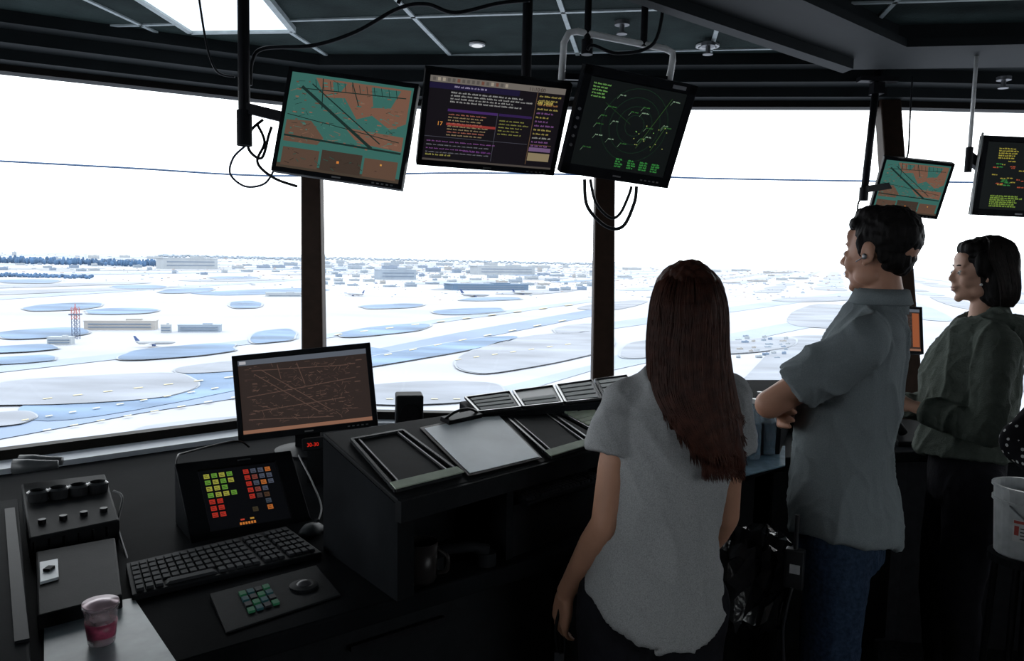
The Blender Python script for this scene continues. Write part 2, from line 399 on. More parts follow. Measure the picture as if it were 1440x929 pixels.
for (x0,y0,x1,y1,n_) in ((60,604,400,545,9),(470,512,820,444,10),(640,505,820,480,7),(470,470,830,424,10),(60,560,400,520,8),(480,560,700,560,7),(30,590,330,540,9)):
    for k in range(n_):
        x=x0+(x1-x0)*k/n_; y=y0+(y1-y0)*k/n_; dx=(x1-x0)/n_*.3; dy=(y1-y0)/n_*.3
        gm.add([atz(x,y,GZ+1.1),atz(x+dx,y+dy,GZ+1.1),atz(x+dx+1,y+dy+1.0,GZ+1.1),atz(x+1,y+1.0,GZ+1.1)],[(0,1,2,3)])
st(gm.build('ground',[CON,ISL,ISL2,RWY,TAXI,LINE,SHO]),'sunlit airfield of pale concrete, runways and grass islands below the tower','airfield')
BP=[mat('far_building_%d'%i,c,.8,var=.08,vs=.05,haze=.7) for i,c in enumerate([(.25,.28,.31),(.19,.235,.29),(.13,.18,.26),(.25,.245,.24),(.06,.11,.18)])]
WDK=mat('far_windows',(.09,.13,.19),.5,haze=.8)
used=[]
def building(px,py,wpx,hpx,mi,depth=.6,label=None,group=None,rot=None,name='airport_building'):
    used.append((px,py,wpx))
    a=atz(px-wpx/2,py,GZ); b=atz(px+wpx/2,py,GZ); w=(b-a).length; h=hpx*(a+b).length/2/F*1.0; d=w*depth if w<120 else 40
    c=(a+b)/2; yaw=math.atan2(b.y-a.y,b.x-a.x)+(rot or 0); R=Matrix.Rotation(yaw,3,'Z')
    mb=MB(); mb.box(c+R@V((0,d/2,h/2)),(w,d,h),R); mb.box(c+R@V((0,d/2,h*1.04)),(w*1.02,d*1.02,h*.08),R)
    mb.box(c+R@V((w*.18,d/2,h*1.16)),(w*.22,d*.4,h*.2),R)
    mb.mi=1
    for k in range(2 if hpx>6 else 1): mb.box(c+R@V((0,-.3,h*(.35+.35*k))),(w*.88,.5,h*.12),R)
    return tag(mb.build(name,[BP[mi],WDK]),label or 'small pale building in the hazy terminal district',('building'),group or ('hazy airport buildings' if not label else None))
building(690,408,106,8,4,.3,'long dark blue terminal hangar below the skyline')
building(268,378,76,13,0,.3,'wide white block on the far skyline at left')
building(712,386,80,11,0,.3,'tall white terminal block on the middle skyline')
building(560,393,50,13,1,.3,'grey blue terminal block left of the middle skyline')
building(168,464,100,11,3,.25,'long low beige hangar nearest the lattice tower')
building(280,467,60,9,1,.3,'low grey hangar right of the beige hangar')
building(83,485,34,9,0,.5,'small white station house at the foot of the lattice tower')
building(233,468,14,10,0,.6,'small white hut between the two near hangars')
building(400,417,50,5,0,.3,'low pale cargo shed beside the first mullion')
def scatter(n,xr,yr,wr,hr,cols,**k):
    c=0;t_=0
    while c<n and t_<3000:
        t_+=1; x=rb.uniform(*xr);y=HY(x)+rb.uniform(*yr);w=rb.uniform(*wr)
        if any(abs(x-a)<(w+b2)*.56+1.5 and abs(y-b)<3.2 for a,b,b2 in used): continue
        building(x,y,w,rb.uniform(*hr),rb.choice(cols),.25,**k); c+=1
scatter(90,(455,840),(12,46),(4,18),(2,5),[0,0,1,1,3,2])
scatter(40,(0,425),(12,34),(4,16),(1.5,4),[0,1,1,2])
scatter(14,(870,1160),(10,30),(6,22),(1.5,3),[0,3],label='faint building in the haze beyond the middle mullion',group='faint hazy buildings')
scatter(26,(1038,1110),(104,134),(4,10),(2,4),[0,3,1,2],label='small shed beside the apron between the standing people',group='apron sheds')
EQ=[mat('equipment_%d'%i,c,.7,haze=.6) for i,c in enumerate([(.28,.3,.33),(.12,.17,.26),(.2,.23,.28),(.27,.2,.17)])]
mb=MB()
for k in range(1500):
    x=rb.choice([rb.uniform(455,840),rb.uniform(455,840),rb.uniform(0,425),rb.uniform(865,1230)]); o_y=10+abs(rb.gauss(0,1))*19
    if o_y>62: continue
    p=atz(x,HY(x)+o_y,GZ); s_=p.length/F*rb.uniform(.4,1.1); mb.mi=rb.randrange(4); mb.box(p+V((0,0,s_*.5)),(s_*rb.uniform(1,5),s_*1.2,s_))
tag(mb.build('ramp_equipment',EQ),'countless specks of vehicles and sheds across the distant ramps','ramp vehicles',kind='stuff')
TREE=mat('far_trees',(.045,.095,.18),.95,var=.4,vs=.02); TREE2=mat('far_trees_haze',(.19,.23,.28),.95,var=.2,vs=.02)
def trees(x0,x1,off,h,m,lab):
    mb=MB(); x=x0
    while x<x1:
        p=atz(x,HY(x)+off+rb.uniform(-1,1.5),GZ); r=(p.length)/F*rb.uniform(1.3,2.6); hh=p.length/F*h*rb.uniform(.6,1.1)
        mb.sph(p+V((0,0,hh*.5)),(r,r,hh*.55),n=7,m=5); x+=rb.uniform(.8,2.2)
    tag(mb.build('treeline',m),lab,'trees',kind='stuff')
trees(-30,225,23,8,TREE,'dark blue line of trees on the far left horizon')
trees(-30,130,42,4,TREE,'nearer dark belt of trees at the left of the airfield')
trees(225,425,9,2.5,TREE2,'hazy line of trees left of the first mullion')
trees(455,835,7,2,TREE2,'hazy line of trees behind the terminal district')
RED=mat('red_steel',(.30,.09,.09),.6); STL=mat('blue_grey_steel',(.05,.07,.12),.6)
b=atz(107,476,GZ); D_=b.length; k=D_/F; t=thing('lattice_tower','red topped steel lattice tower beside the white station house','tower',b)
for nm,z0,z1,m in (('lower_mast',0,24,STL),('upper_mast',24,38,RED)):
    mb=MB(); wd=3.2*k
    for sx in(-1,1):
        for sy in(-1,1): mb.bar(b+V((sx*wd,sy*wd,z0*k)),b+V((sx*wd,sy*wd,z1*k)),.6*k,.6*k,(0,1,0))
    z=z0
    while z<z1-3:
        for sy in(-1,1):
            mb.bar(b+V((-wd,sy*wd,z*k)),b+V((wd,sy*wd,(z+5)*k)),.4*k,.4*k,(0,1,0)); mb.bar(b+V((wd,sy*wd,z*k)),b+V((-wd,sy*wd,(z+5)*k)),.4*k,.4*k,(0,1,0))
        z+=5
    mb.build(nm,m,t)
MB().box(b+V((0,0,30*k)),(11*k,11*k,1.6*k)).build('platform',STL,t)
MB().bar(b+V((0,0,36*k)),b+V((0,0,43*k)),.8*k,.8*k,(0,1,0)).build('antenna',RED,t)
PLW=mat('aircraft_paint',(.27,.29,.32),.4); PLT=mat('aircraft_tail_blue',(.03,.06,.16),.5)
def plane(px,py,L,yaw,lab):
    c=atz(px,py,GZ)+V((0,0,3)); M=Matrix.Translation(c)@Matrix.Rotation(yaw,4,'Z'); t=thing('airliner',lab,'aircraft',M=M,group='parked airliners')
    rr=[]; 
    for s,r in((-.5,.005),(-.46,.02),(-.38,.045),(-.1,.055),(.3,.055),(.42,.04),(.5,.012)):
        rr.append([V((s*L,r*L*math.cos(2*PI*i/14),r*L*math.sin(2*PI*i/14)+(.03*L if s<-.4 else 0))) for i in range(14)])
    MB().loft(rr).build('fuselage',PLW,t,local=True,smooth=True)
    for sy in(-1,1):
        MB().hull2([V((.08*L,0,-.02*L)),V((-.1*L,0,-.02*L)),V((-.2*L,sy*.48*L,0)),V((-.14*L,sy*.48*L,0))],[V((.08*L,0,-.01*L)),V((-.1*L,0,-.01*L)),V((-.2*L,sy*.48*L,.005*L)),V((-.14*L,sy*.48*L,.005*L))]).build('wing',PLW,t,local=True)
        MB().cyl((0.04*L,sy*.17*L,-.05*L),(-.05*L,sy*.17*L,-.05*L),.025*L,n=10).build('engine',PLT,t,local=True)
        MB().hull2([V((-.4*L,0,.03*L)),V((-.47*L,0,.03*L)),V((-.5*L,sy*.17*L,.03*L)),V((-.47*L,sy*.17*L,.03*L))],[V((-.4*L,0,.036*L)),V((-.47*L,0,.036*L)),V((-.5*L,sy*.17*L,.036*L)),V((-.47*L,sy*.17*L,.036*L))]).build('tailplane',PLW,t,local=True)
    MB().hull2([V((-.36*L,-.006*L,.05*L)),V((-.47*L,-.006*L,.05*L)),V((-.52*L,-.006*L,.18*L)),V((-.47*L,-.006*L,.18*L))],[V((-.36*L,.006*L,.05*L)),V((-.47*L,.006*L,.05*L)),V((-.52*L,.006*L,.18*L)),V((-.47*L,.006*L,.18*L))]).build('tail_fin',PLT,t,local=True)
plane(668,417,46,.15,'airliner with dark tail taxiing below the long dark hangar')
plane(735,414,36,.2,'white airliner parked right of the taxiing airliner')
plane(218,488,24,.3,'small white airliner standing in front of the near hangars')
plane(500,416,34,2.6,'airliner parked among the terminal buildings right of the first mullion')
tag(MB().tube(cr([atd(-80,222,5.2),atd(180,236,5.4),atd(385,247,5.6),atd(640,243,5.8),atd(840,246,5.9),atd(1060,252,5.9),atd(1500,258,5.9)]),.007).build('guy_wire',mat('wire_blue',(.02,.06,.14),.5)),'thin taut wire stretched outside across the windows','wire')
# ------------------------------------------------------------ worktop & cabinets
A_=atz(240,929,ZS); Bq=atz(820,762,ZS); ud=(Bq-A_); ud.z=0; ud.normalize(); vd=V((-ud.y,ud.x,0))
FA=A_-ud*1.6; Fr=[FA,A_,Bq,Bq+V((.30,.42,0)),V((1.0,2.84,ZS)),V((1.6,3.0,ZS)),V((2.2,3.0,ZS))]
poly=Fr+[inw(Bp[4],.985,0),inw(Bp[3],.99,0),inw(Bp[2],.99,0),inw(Bp[1],.99,0),inw(Bp[0],.99,0)]
mb=MB(); mb.prism(poly,ZS-.05,ZS-.006); tag(mb.build('worktop',TOPM,bevel=.006),'long black worktop running under the control room windows','worktop')
ZD=ZS-.006
cn=0
labs=['nearest black console cabinet at the left edge','black console cabinet under the pink cup','black console cabinet below the keyboard','black console cabinet below the strip console','black console cabinet left of the woman in grey','black console cabinet behind the woman in grey','black console cabinet beside the black bin','black console cabinet behind the man','black console cabinet in front of the woman in olive']
for a,b in zip(Fr[:-2],Fr[1:-1]):
    L=(V((b.x,b.y,0))-V((a.x,a.y,0))).length; m_=max(1,round(L/.75)); d=V((b.x-a.x,b.y-a.y,0)).normalized(); nrm=V((-d.y,d.x,0))
    for k in range(m_):
        w=L/m_; M=Matrix.Translation(V((a.x,a.y,0))+d*(w*(k+.5))+nrm*.08)@Matrix.Rotation(math.atan2(d.y,d.x),4,'Z')
        t=thing('console_cabinet',labs[min(cn,8)],'cabinet',M=M,group='black console cabinets'); cn+=1
        MB().box((0,.11,.445),(w-.12,.18,.88)).build('body',BLK2,t,local=True)
        MB().box((0,.005,.5),(w-.06,.02,.72)).build('door',BLK,t,local=True,bevel=.004)
        MB().bar((-w*.12,-.015,.82),(w*.12,-.015,.82),.012,.012).build('handle',DKM,t,local=True)
        MB().box((0,.05,.05),(w-.04,.02,.1)).build('kickboard',BLK,t,local=True)
# ------------------------------------------------------------ screens art
class Art:
    def __init__(s,w,h,y=-.0): s.w=w;s.h=h;s.p=[];s.y=y
    def poly(s,pts,c,es=.85): s.p.append(([(x,z) for x,z in pts],c,es)); return s
    def rect(s,x0,z0,x1,z1,c,es=.85): return s.poly([(x0,z0),(x1,z0),(x1,z1),(x0,z1)],c,es)
    def line(s,x0,z0,x1,z1,t,c,es=.85):
        dx=(x1-x0)*s.w;dz=(z1-z0)*s.h;l=math.hypot(dx,dz) or 1;nx=-dz/l*t/2*s.h/s.w;nz=dx/l*t/2
        return s.poly([(x0+nx,z0+nz),(x0-nx,z0-nz),(x1-nx,z1-nz),(x1+nx,z1+nz)],c,es)
    def ring(s,cx,cz,r,t,c,es=.85,n=28):
        for i in range(n):
            a=2*PI*i/n;b=2*PI*(i+1)/n;q=s.h/s.w
            P=[(cx+r*q*math.cos(a),cz+r*math.sin(a)),(cx+r*q*math.cos(b),cz+r*math.sin(b))]
            if all(0<x<1 and 0<z<1 for x,z in P): s.line(*P[0],*P[1],t,c,es)
        return s
    def words(s,x,z,n,c,es=.85,h=.02,rnd=random.Random(1)):
        for k in range(n):
            m_=rnd.randint(2,6)
            for j in range(m_):
                if x>.975: return s
                s.rect(x,z,x+.0052,z+h*(1 if rnd.random()<.6 else .7),c,es); x+=.0075
            x+=.008
        return s
    def build(s,name,parent):
        mb=MB(); ms=[]; 
        for i,(pts,c,es) in enumerate(s.p):
            m=scol(c,es)
            if m not in ms: ms.append(m)
            mb.mi=ms.index(m); y=s.y-.00002*(i+1) if i<60 else s.y-.0012-.000001*i
            mb.add([V(((x-.5)*s.w,y,(z-.5)*s.h)) for x,z in pts],[tuple(range(len(pts)))])
        me=bpy.data.meshes.new(name); mb.bm.to_mesh(me); mb.bm.free()
        for m in ms: me.materials.append(m)
        o=bpy.data.objects.new(name,me); C.objects.link(o); o.parent=parent; TM[o.name]=TM[parent.name]; return o
def text(s,x,z,size,m,parent,y,w,h,name='screen_text'):
    cu=bpy.data.curves.new('t','FONT'); cu.body=s; cu.size=size; o=bpy.data.objects.new('t',cu); C.objects.link(o)
    bpy.context.view_layer.update(); me=bpy.data.meshes.new_from_object(o.evaluated_get(bpy.context.evaluated_depsgraph_get()))
    bpy.data.objects.remove(o); me.transform(Matrix.Translation(V(((x-.5)*w,y,(z-.5)*h)))@Matrix.Rotation(PI/2,4,'X'))
    me.materials.clear(); me.materials.append(m); k=bpy.data.objects.new(name,me); C.objects.link(k); k.parent=parent; return k
def map_art(w,h):
    a=Art(w,h); r=random.Random(5); T=(58,106,98); O=(122,88,72); O2=(102,78,64); K=(26,46,42); TL=(70,120,110); OL=(134,100,82)
    a.rect(0,0,1,1,T)
    a.poly([(.20,.97),(.98,.97),(.98,.62),(.86,.54),(.70,.66),(.58,.60),(.46,.80),(.30,.78)],O)
    a.poly([(.50,.50),(.98,.48),(.98,.33),(.62,.36)],O); a.poly([(.02,.50),(.22,.52),(.34,.36),(.30,.28),(.02,.28)],O2)
    a.poly([(.66,.95),(.90,.95),(.84,.76),(.70,.74)],T); a.poly([(.34,.95),(.46,.95),(.42,.86),(.36,.86)],T)
    for k in range(130):
        x=r.uniform(.03,.93);z=r.uniform(.28,.93); a.rect(x,z,x+r.uniform(.01,.04),z+r.uniform(.006,.016),r.choice([O,O2,TL,T,OL]))
    for k in range(80):
        x=r.uniform(.05,.9);z=r.uniform(.3,.95); a.line(x,z,x+r.uniform(-.06,.06),z+r.uniform(-.04,.04),.004,r.choice([K,TL,OL]))
    for (x0,z0,x1,z1,t_) in ((.10,.86,.74,.32,.030),(.18,.90,.80,.38,.012),(.02,.56,.95,.42,.008),(.02,.34,.98,.31,.020),(.26,.97,.29,.66,.010),(.5,.97,.58,.74,.010),(.08,.84,.95,.88,.010)): a.line(x0,z0,x1,z1,t_,K)
    for k in range(12):
        x=.2+k*.06; a.line(x,.95,x+.02,.86,.006,K)
    a.rect(.0,.0,1,.05,(72,62,52)); a.rect(.03,.03,.33,.22,(90,70,58)); a.rect(.35,.03,.68,.24,(66,54,46)); a.rect(.70,.03,.97,.22,(98,74,60))
    for k in range(26): x=r.uniform(.04,.9);z=r.uniform(.05,.2); a.line(x,z,x+r.uniform(-.05,.05),z+r.uniform(-.03,.03),.006,r.choice([(44,80,72),(52,42,36)]))
    a.rect(.48,.12,.50,.145,(215,130,60)); a.rect(.83,.16,.845,.178,(210,150,70))
    return a
def data_art(w,h):
    a=Art(w,h); r=random.Random(8); a.rect(0,0,1,1,(22,19,24)); a.rect(0,.93,1,1,(112,106,100)); 
    for k in range(16): a.rect(.02+k*.035,.945,.04+k*.035,.985,r.choice([(90,85,80),(160,150,136),(112,74,62)]))
    a.rect(0,.86,.66,.925,(30,25,54)); a.words(.18,.885,8,(150,142,172),h=.02,rnd=r)
    for i in range(4): a.words(.16,.82-.035*i,14,(150,150,148),h=.018,rnd=r)
    a.rect(.15,.61,.52,.64,(68,42,100)); a.rect(.53,.61,.78,.64,(50,32,78))
    a.rect(.15,.445,.52,.475,(145,54,50))
    for i in range(8): a.words(.16,.57-.035*i,7,(150,132,98) if i%3 else (160,98,82),h=.014,rnd=r)
    for i in range(5): a.words(.54,.55-.04*i,5,(134,134,68),h=.014,rnd=r)
    a.rect(.79,.05,.795,.93,(95,74,56))
    for i in range(16): a.words(.81,.88-.05*i,4,r.choice([(155,142,78),(150,108,64),(120,80,130),(148,148,142)]),h=.020,rnd=r)
    a.rect(.80,.10,.97,.20,(140,126,98)); a.rect(.80,.22,.97,.27,(112,88,124)); a.rect(.80,.30,.97,.305,(112,86,60))
    a.line(0,.30,.78,.30,.006,(70,70,80)); a.line(.52,.05,.52,.64,.006,(70,70,80))
    for i in range(4): a.words(.02,.24-.045*i,12,(110,110,118) if i%2 else (120,74,130),h=.013,rnd=r)
    a.words(.02,.07,6,(145,140,74),h=.02,rnd=r); a.words(.3,.14,5,(104,58,120),h=.02,rnd=r); a.rect(0,0,1,.03,(76,70,66))
    return a
def radar_art(w,h,pal=0):
    a=Art(w,h); r=random.Random(12+pal); a.rect(0,0,1,1,(15,19,19)); G=(52,102,50); G2=(108,160,84)
    if not pal:
        for rr in (.12,.22,.32,.42): a.ring(.55,.55,rr,.004,(28,56,38))
        for k in range(18): x,z=r.uniform(.08,.92),r.uniform(.2,.95); a.words(x,z,2,r.choice([G,(136,162,136),G]),h=.014,rnd=r); a.line(x,z,x-.02,z-.04,.004,(110,140,110))
        a.line(.62,.3,.86,.92,.006,(50,80,40)); a.line(.78,.3,.88,.62,.006,(50,80,40)); a.line(.2,.75,.5,.56,.004,(36,68,36))
        for i in range(5): a.words(.04,.93-.035*i,4,G2,h=.018,rnd=r)
        for k in range(16): x,z=r.uniform(.55,.9),r.uniform(.3,.6); a.rect(x,z,x+.010,z+.010,r.choice([G2,(155,162,88)]))
        for i in range(4):
            for j in range(4): a.words(.45+.13*i,.05+.028*j,2,(56,138,64),h=.02,rnd=r)
    else:
        for i in range(5): a.words(.15,.9-.035*i,6,(178,166,66),h=.02,rnd=r)
        for k in range(44): x,z=r.uniform(.1,.9),r.uniform(.28,.72); a.words(x,z,2,r.choice([(178,82,56),(172,158,66),(58,140,68)]),h=.018,rnd=r)
        for i in range(6): a.words(.12,.05+.03*i,9,(134,166,66),h=.022,rnd=r)
    return a
def desk_art(w,h):
    a=Art(w,h); r=random.Random(9); a.rect(0,0,1,1,(50,41,38)); a.rect(0,.93,1,1,(92,98,108)); a.rect(.01,.945,.06,.985,(180,180,185)); a.rect(0,0,1,.06,(142,102,82)); a.rect(.0,0,1,.012,(50,38,34))
    L=(90,70,62); L2=(74,58,52)
    for k in range(220):
        x=r.uniform(.04,.92);z=r.uniform(.12,.9); a.rect(x,z,x+r.uniform(.01,.05),z+r.uniform(.005,.014),r.choice([L,L2,(60,47,44)]))
    for (x0,z0,x1,z1) in ((.12,.8,.6,.2),(.18,.84,.68,.22),(.05,.5,.9,.62),(.1,.3,.8,.36),(.1,.85,.85,.8),(.45,.9,.5,.6),(.05,.2,.7,.12),(.3,.9,.32,.7)): a.line(x0,z0,x1,z1,.010,L)
    for k in range(160): x=r.uniform(.1,.85);z=r.uniform(.12,.88); a.line(x,z,x+r.uniform(-.04,.04),z+r.uniform(-.06,.06),.004,r.choice([(108,84,74),L]))
    return a
def panel_art(w,h):
    a=Art(w,h); a.rect(0,0,1,1,(8,9,12)); Y=(150,150,62);Gn=(92,140,52);R=(165,44,34);B=(118,58,50);B2=(70,76,90);O_=(170,96,44)
    g=[[Y,Gn,Y,Gn,None,R,B2,B2,O_],[Gn,Y,Gn,Y,None,R,B,B2,B2],[Y,Y,Gn,None,None,R,B2,O_,B2],[Gn,Y,Y,Gn,None,R,B,B2,None],[R,R,None,None,None,R,(60,50,50),(70,50,36),None],[R,R,None,None,None,None,None,(56,64,74),None],[R,R,None,None,None,(56,50,36),None,O_,None]]
    for j,row in enumerate(g):
        for i,c in enumerate(row):
            x=.06+i*.096+(.02 if i>4 else 0); z=.86-j*.108
            if c: a.rect(x,z,x+.070,z+.076,c); a.rect(x+.010,z+.018,x+.058,z+.026,(34,26,20)); a.rect(x+.010,z+.046,x+.046,z+.054,(34,26,20))
    for k in range(6): a.rect(.36+.035*k,.03,.385+.035*k,.07,(190,112,48))
    a.rect(.38,.10,.43,.125,(180,60,44)); a.rect(.5,.10,.55,.125,(180,134,56))
    return a
def monitor(name,label,cs,w,h,art,bez=.018,dep=.05,tilt=0,group=None,ctrl=True):
    M=pnp(cs,w,h,tilt); t=thing(name,label,'monitor',M=M,group=group); D=dep
    MB().hull2([V((-w/2,0,-h/2)),V((w/2,0,-h/2)),V((w/2,0,h/2)),V((-w/2,0,h/2))],[V((-w/2,.03,-h/2)),V((w/2,.03,-h/2)),V((w/2,.03,h/2)),V((-w/2,.03,h/2))]).hull2([V((-w*.46,.03,-h*.45)),V((w*.46,.03,-h*.45)),V((w*.46,.03,h*.45)),V((-w*.46,.03,h*.45))],[V((-w*.32,D,-h*.32)),V((w*.32,D,-h*.32)),V((w*.32,D,h*.32)),V((-w*.32,D,h*.32))]).build('housing',BEZ,t,local=True,bevel=.003)
    mb=MB(); b=bez
    for c,d in (((0,-.003,h/2-b/2),(w,.008,b)),((0,-.003,-h/2+b*.6),(w,.008,b*1.2)),((-w/2+b/2,-.003,0),(b,.008,h)),((w/2-b/2,-.003,0),(b,.008,h))): mb.box(c,d)
    mb.build('bezel',BEZ,t,local=True,bevel=.002)
    a=art(w-2*b,h-2.2*b); a.y=-.0015; a.build('screen',t)
    if ctrl:
        mb=MB()
        for k in range(5): mb.box((w/2-b-.02-.016*k,-.008,-h/2+b*.55),(.008,.003,.004))
        mb.build('control_button',GRM,t,local=True)
        MB().box((0,-.0076,-h/2+b*.55),(.03,.002,.005)).build('maker_badge',GRM,t,local=True)
    return t,M
m1,M1=monitor('hanging_monitor','hanging screen with teal and orange airport map, beside the left pole',[(409,87),(590,124),(563,260),(381,248)],.45,.36,map_art,bez=.014,tilt=.25,group='hanging screens')
m2,M2=monitor('hanging_monitor','wide hanging screen with lines of data text and one red bar',[(601,94),(802,121),(783,243),(581,232)],.50,.335,data_art,tilt=.25,group='hanging screens')
m3,M3=monitor('hanging_monitor','thick black hanging screen with green radar rings',[(822,88),(982,123),(937,263),(788,243)],.42,.36,radar_art,bez=.03,dep=.16,tilt=.25,group='hanging screens')
m4,M4=monitor('hanging_monitor','small hanging airport map screen above the man',[(1243,222),(1344,228),(1316,310),(1223,295)],.30,.26,map_art,bez=.012,tilt=.25,group='hanging screens')
m5,M5=monitor('hanging_monitor','hanging screen with yellow and red readings at the right edge',[(1384,190),(1512,196),(1494,308),(1366,302)],.37,.32,lambda w,h:radar_art(w,h,1),bez=.022,tilt=.2,group='hanging screens')
text('11:10:00',.72,.945,.017,scol((50,36,30)),m2,-.006,.464,.295)
text('280 23020',.80,.80,.013,scol((215,195,100),1.0),m2,-.006,.464,.295)
text('17',.08,.44,.020,scol((210,140,64),1.0),m2,-.006,.464,.295)
MB().box((.14,-.009,.165),(.05,.003,.012)).build('maker_badge',GRM,m3,local=True)
mb=MB()
for k in range(5): mb.cyl((-.197,-.007,-.08+.03*k),(-.197,-.013,-.08+.03*k),.005,n=12)
mb.build('side_knob',GRM,m3,local=True)
dm,DM=monitor('desk_monitor','black desktop monitor showing a brown map, standing before the left window',[(327,497),(520,482),(530,597),(337,625)],.48,.30,desk_art,tilt=-.1)
c=DM@V((0,.06,-.05)); f0=V((c.x,c.y,ZD)); 
MB().bar(f0+V((0,0,.01)),c,.09,.03,(0,1,0)).build('stand_neck',BEZ,dm)
MB().lathe([(.12,0),(.12,.008),(.05,.02)],f0).build('stand_base',BEZ,dm)
cs=[(246,657),(406,632),(440,742),(268,765)]
PM=pnp(cs,.31,.235,-.75); pp=thing('touch_panel','black touch panel with lit red, yellow and green keys behind the keyboard','touch panel',M=PM)
w,h=.31,.235
P4=[PM@V(q) for q in((-w/2,0,-h/2),(w/2,0,-h/2),(w/2,0,h/2),(-w/2,0,h/2))]
base=[V((q.x,q.y,ZD)) for q in P4]; MB().hull2(base,P4).build('housing',BEZ,pp,bevel=.004)
mb=MB()
for c_,d_ in(((0,-.004,h/2-.014),(w,.012,.028)),((0,-.004,-h/2+.014),(w,.012,.028)),((-w/2+.026,-.004,0),(.052,.012,h)),((w/2-.026,-.004,0),(.052,.012,h))): mb.box(c_,d_)
mb.build('bezel',BEZ,pp,local=True,bevel=.003)
a=panel_art(w-.104,h-.056); a.y=-.002; a.build('screen',pp)
MB().box((0.02,-.011,h/2-.014),(.035,.002,.004)).build('maker_badge',GRM,pp,local=True)
# ------------------------------------------------------------ keyboard
def keyboard(px,z,label,nx=22,ny=6,name='keyboard',hh=1.0):
    q=quad(px,z); q=[V((p.x,p.y,0)) for p in q]
    c=(q[0]+q[1]+q[2]+q[3])/4; c.z=z; t=thing(name,label,'keyboard',c)
    MB().hull2([V((p.x,p.y,z)) for p in q],[V((p.x,p.y,z+(.014 if i<2 else .024)*hh)) for i,p in enumerate(q)]).build('case',BEZ,t,bevel=.003)
    for blk,(u0_,u1_) in (('key_block',(.02,.66)),('navigation_keys',(.68,.80)),('number_pad',(.82,.98))):
        mb=MB(); k=max(3,round(nx*(u1_-u0_)))
        for j in range(ny):
            for i in range(k):
                if blk=='key_block' and j==0 and 3<=i<=8:
                    if i!=3: continue
                    ua=u0_+(u1_-u0_)*3/k; ub=u0_+(u1_-u0_)*9/k-.003
                else: ua=u0_+(u1_-u0_)*i/k; ub=u0_+(u1_-u0_)*(i+1)/k-.005
                va=.07+.86*j/ny; vb=.07+.86*(j+1)/ny-.03
                zz=lambda v: z+(.014+.010*v)*hh
                P=[bil(q,ua,va),bil(q,ub,va),bil(q,ub,vb),bil(q,ua,vb)]
                cc=(P[0]+P[2])/2
                lo=[V((p.x,p.y,zz(va if n_<2 else vb))) for n_,p in enumerate(P)]
                hi=[V((cc.x+(p.x-cc.x)*.82,cc.y+(p.y-cc.y)*.82,zz(va if n_<2 else vb)+.006)) for n_,p in enumerate(P)]
                mb.hull2(lo,hi)
        mb.build(blk,KEY,t)
    return t
keyboard([(186,846),(453,784),(402,752),(177,806)],ZD,'black full size keyboard in front of the touch panel')
def mouse(px,py,s,yaw,label):
    c=atz(px,py,ZD); M=Matrix.Translation(c)@Matrix.Rotation(yaw,4,'Z'); t=thing('computer_mouse',label,'mouse',M=M)
    rr=[]
    for y,wd,hh in((-.055,.012,.012),(-.045,.026,.028),(-.01,.032,.038),(.03,.029,.030),(.052,.018,.016),(.058,.006,.008)):
        rr.append([V((wd*.8*math.cos(2*PI*i/16),y*.8,max(0,hh*.8*math.sin(2*PI*i/16)))) for i in range(16)])
    MB().loft(rr).build('body',mat('mouse_grey',(.05,.055,.06),.4,spec=.1),t,local=True,smooth=True)
    MB().cyl((-.004,.025,.025),(.004,.025,.025),.006,n=12).build('wheel',BLK,t,local=True)
mouse(438,750,1,-.3,'grey mouse right of the keyboard by the touch panel')
q=quad([(318,892),(480,838),(445,801),(295,842)],ZD); q0=[V((p.x,p.y,0)) for p in q]
t=thing('keypad_unit','black keypad with green keys and trackball below the keyboard','keypad',(q[0]+q[2])/2)
MB().hull2(q,[V((p.x,p.y,ZD+(.004 if i<2 else .012))) for i,p in enumerate(q)]).build('case',BLK,t,bevel=.002)
cols=[mat('key_green',(.012,.045,.03),.5,spec=.05,emit=(.08,.5,.22),es=.05),mat('key_teal',(.010,.030,.036),.5,spec=.05,emit=(.1,.4,.45),es=.03),KEY]
mb=MB()
for j in range(4):
    for i in range(4):
        mb.mi=(i+j*2)%3; ua=.22+i*.07;ub=ua+.055;va=.24+j*.15;vb=va+.11
        P=[bil(q0,*k) for k in((ua,va),(ub,va),(ub,vb),(ua,vb))]; z=ZD+.004+.008*va
        mb.hull2([V((p.x,p.y,z)) for p in P],[V((p.x,p.y,z+.005)) for p in P])
mb.build('keys',cols,t)
p=bil(q0,.76,.5); p.z=ZD+.009
MB().lathe([(.030,-.006),(.030,.003),(.020,.005)],p).build('trackball_ring',BEZ,t)
MB().sph(p+V((0,0,-.006)),.019).build('trackball',mat('ball_grey',(.05,.05,.055),.3,spec=.3),t,smooth=True)
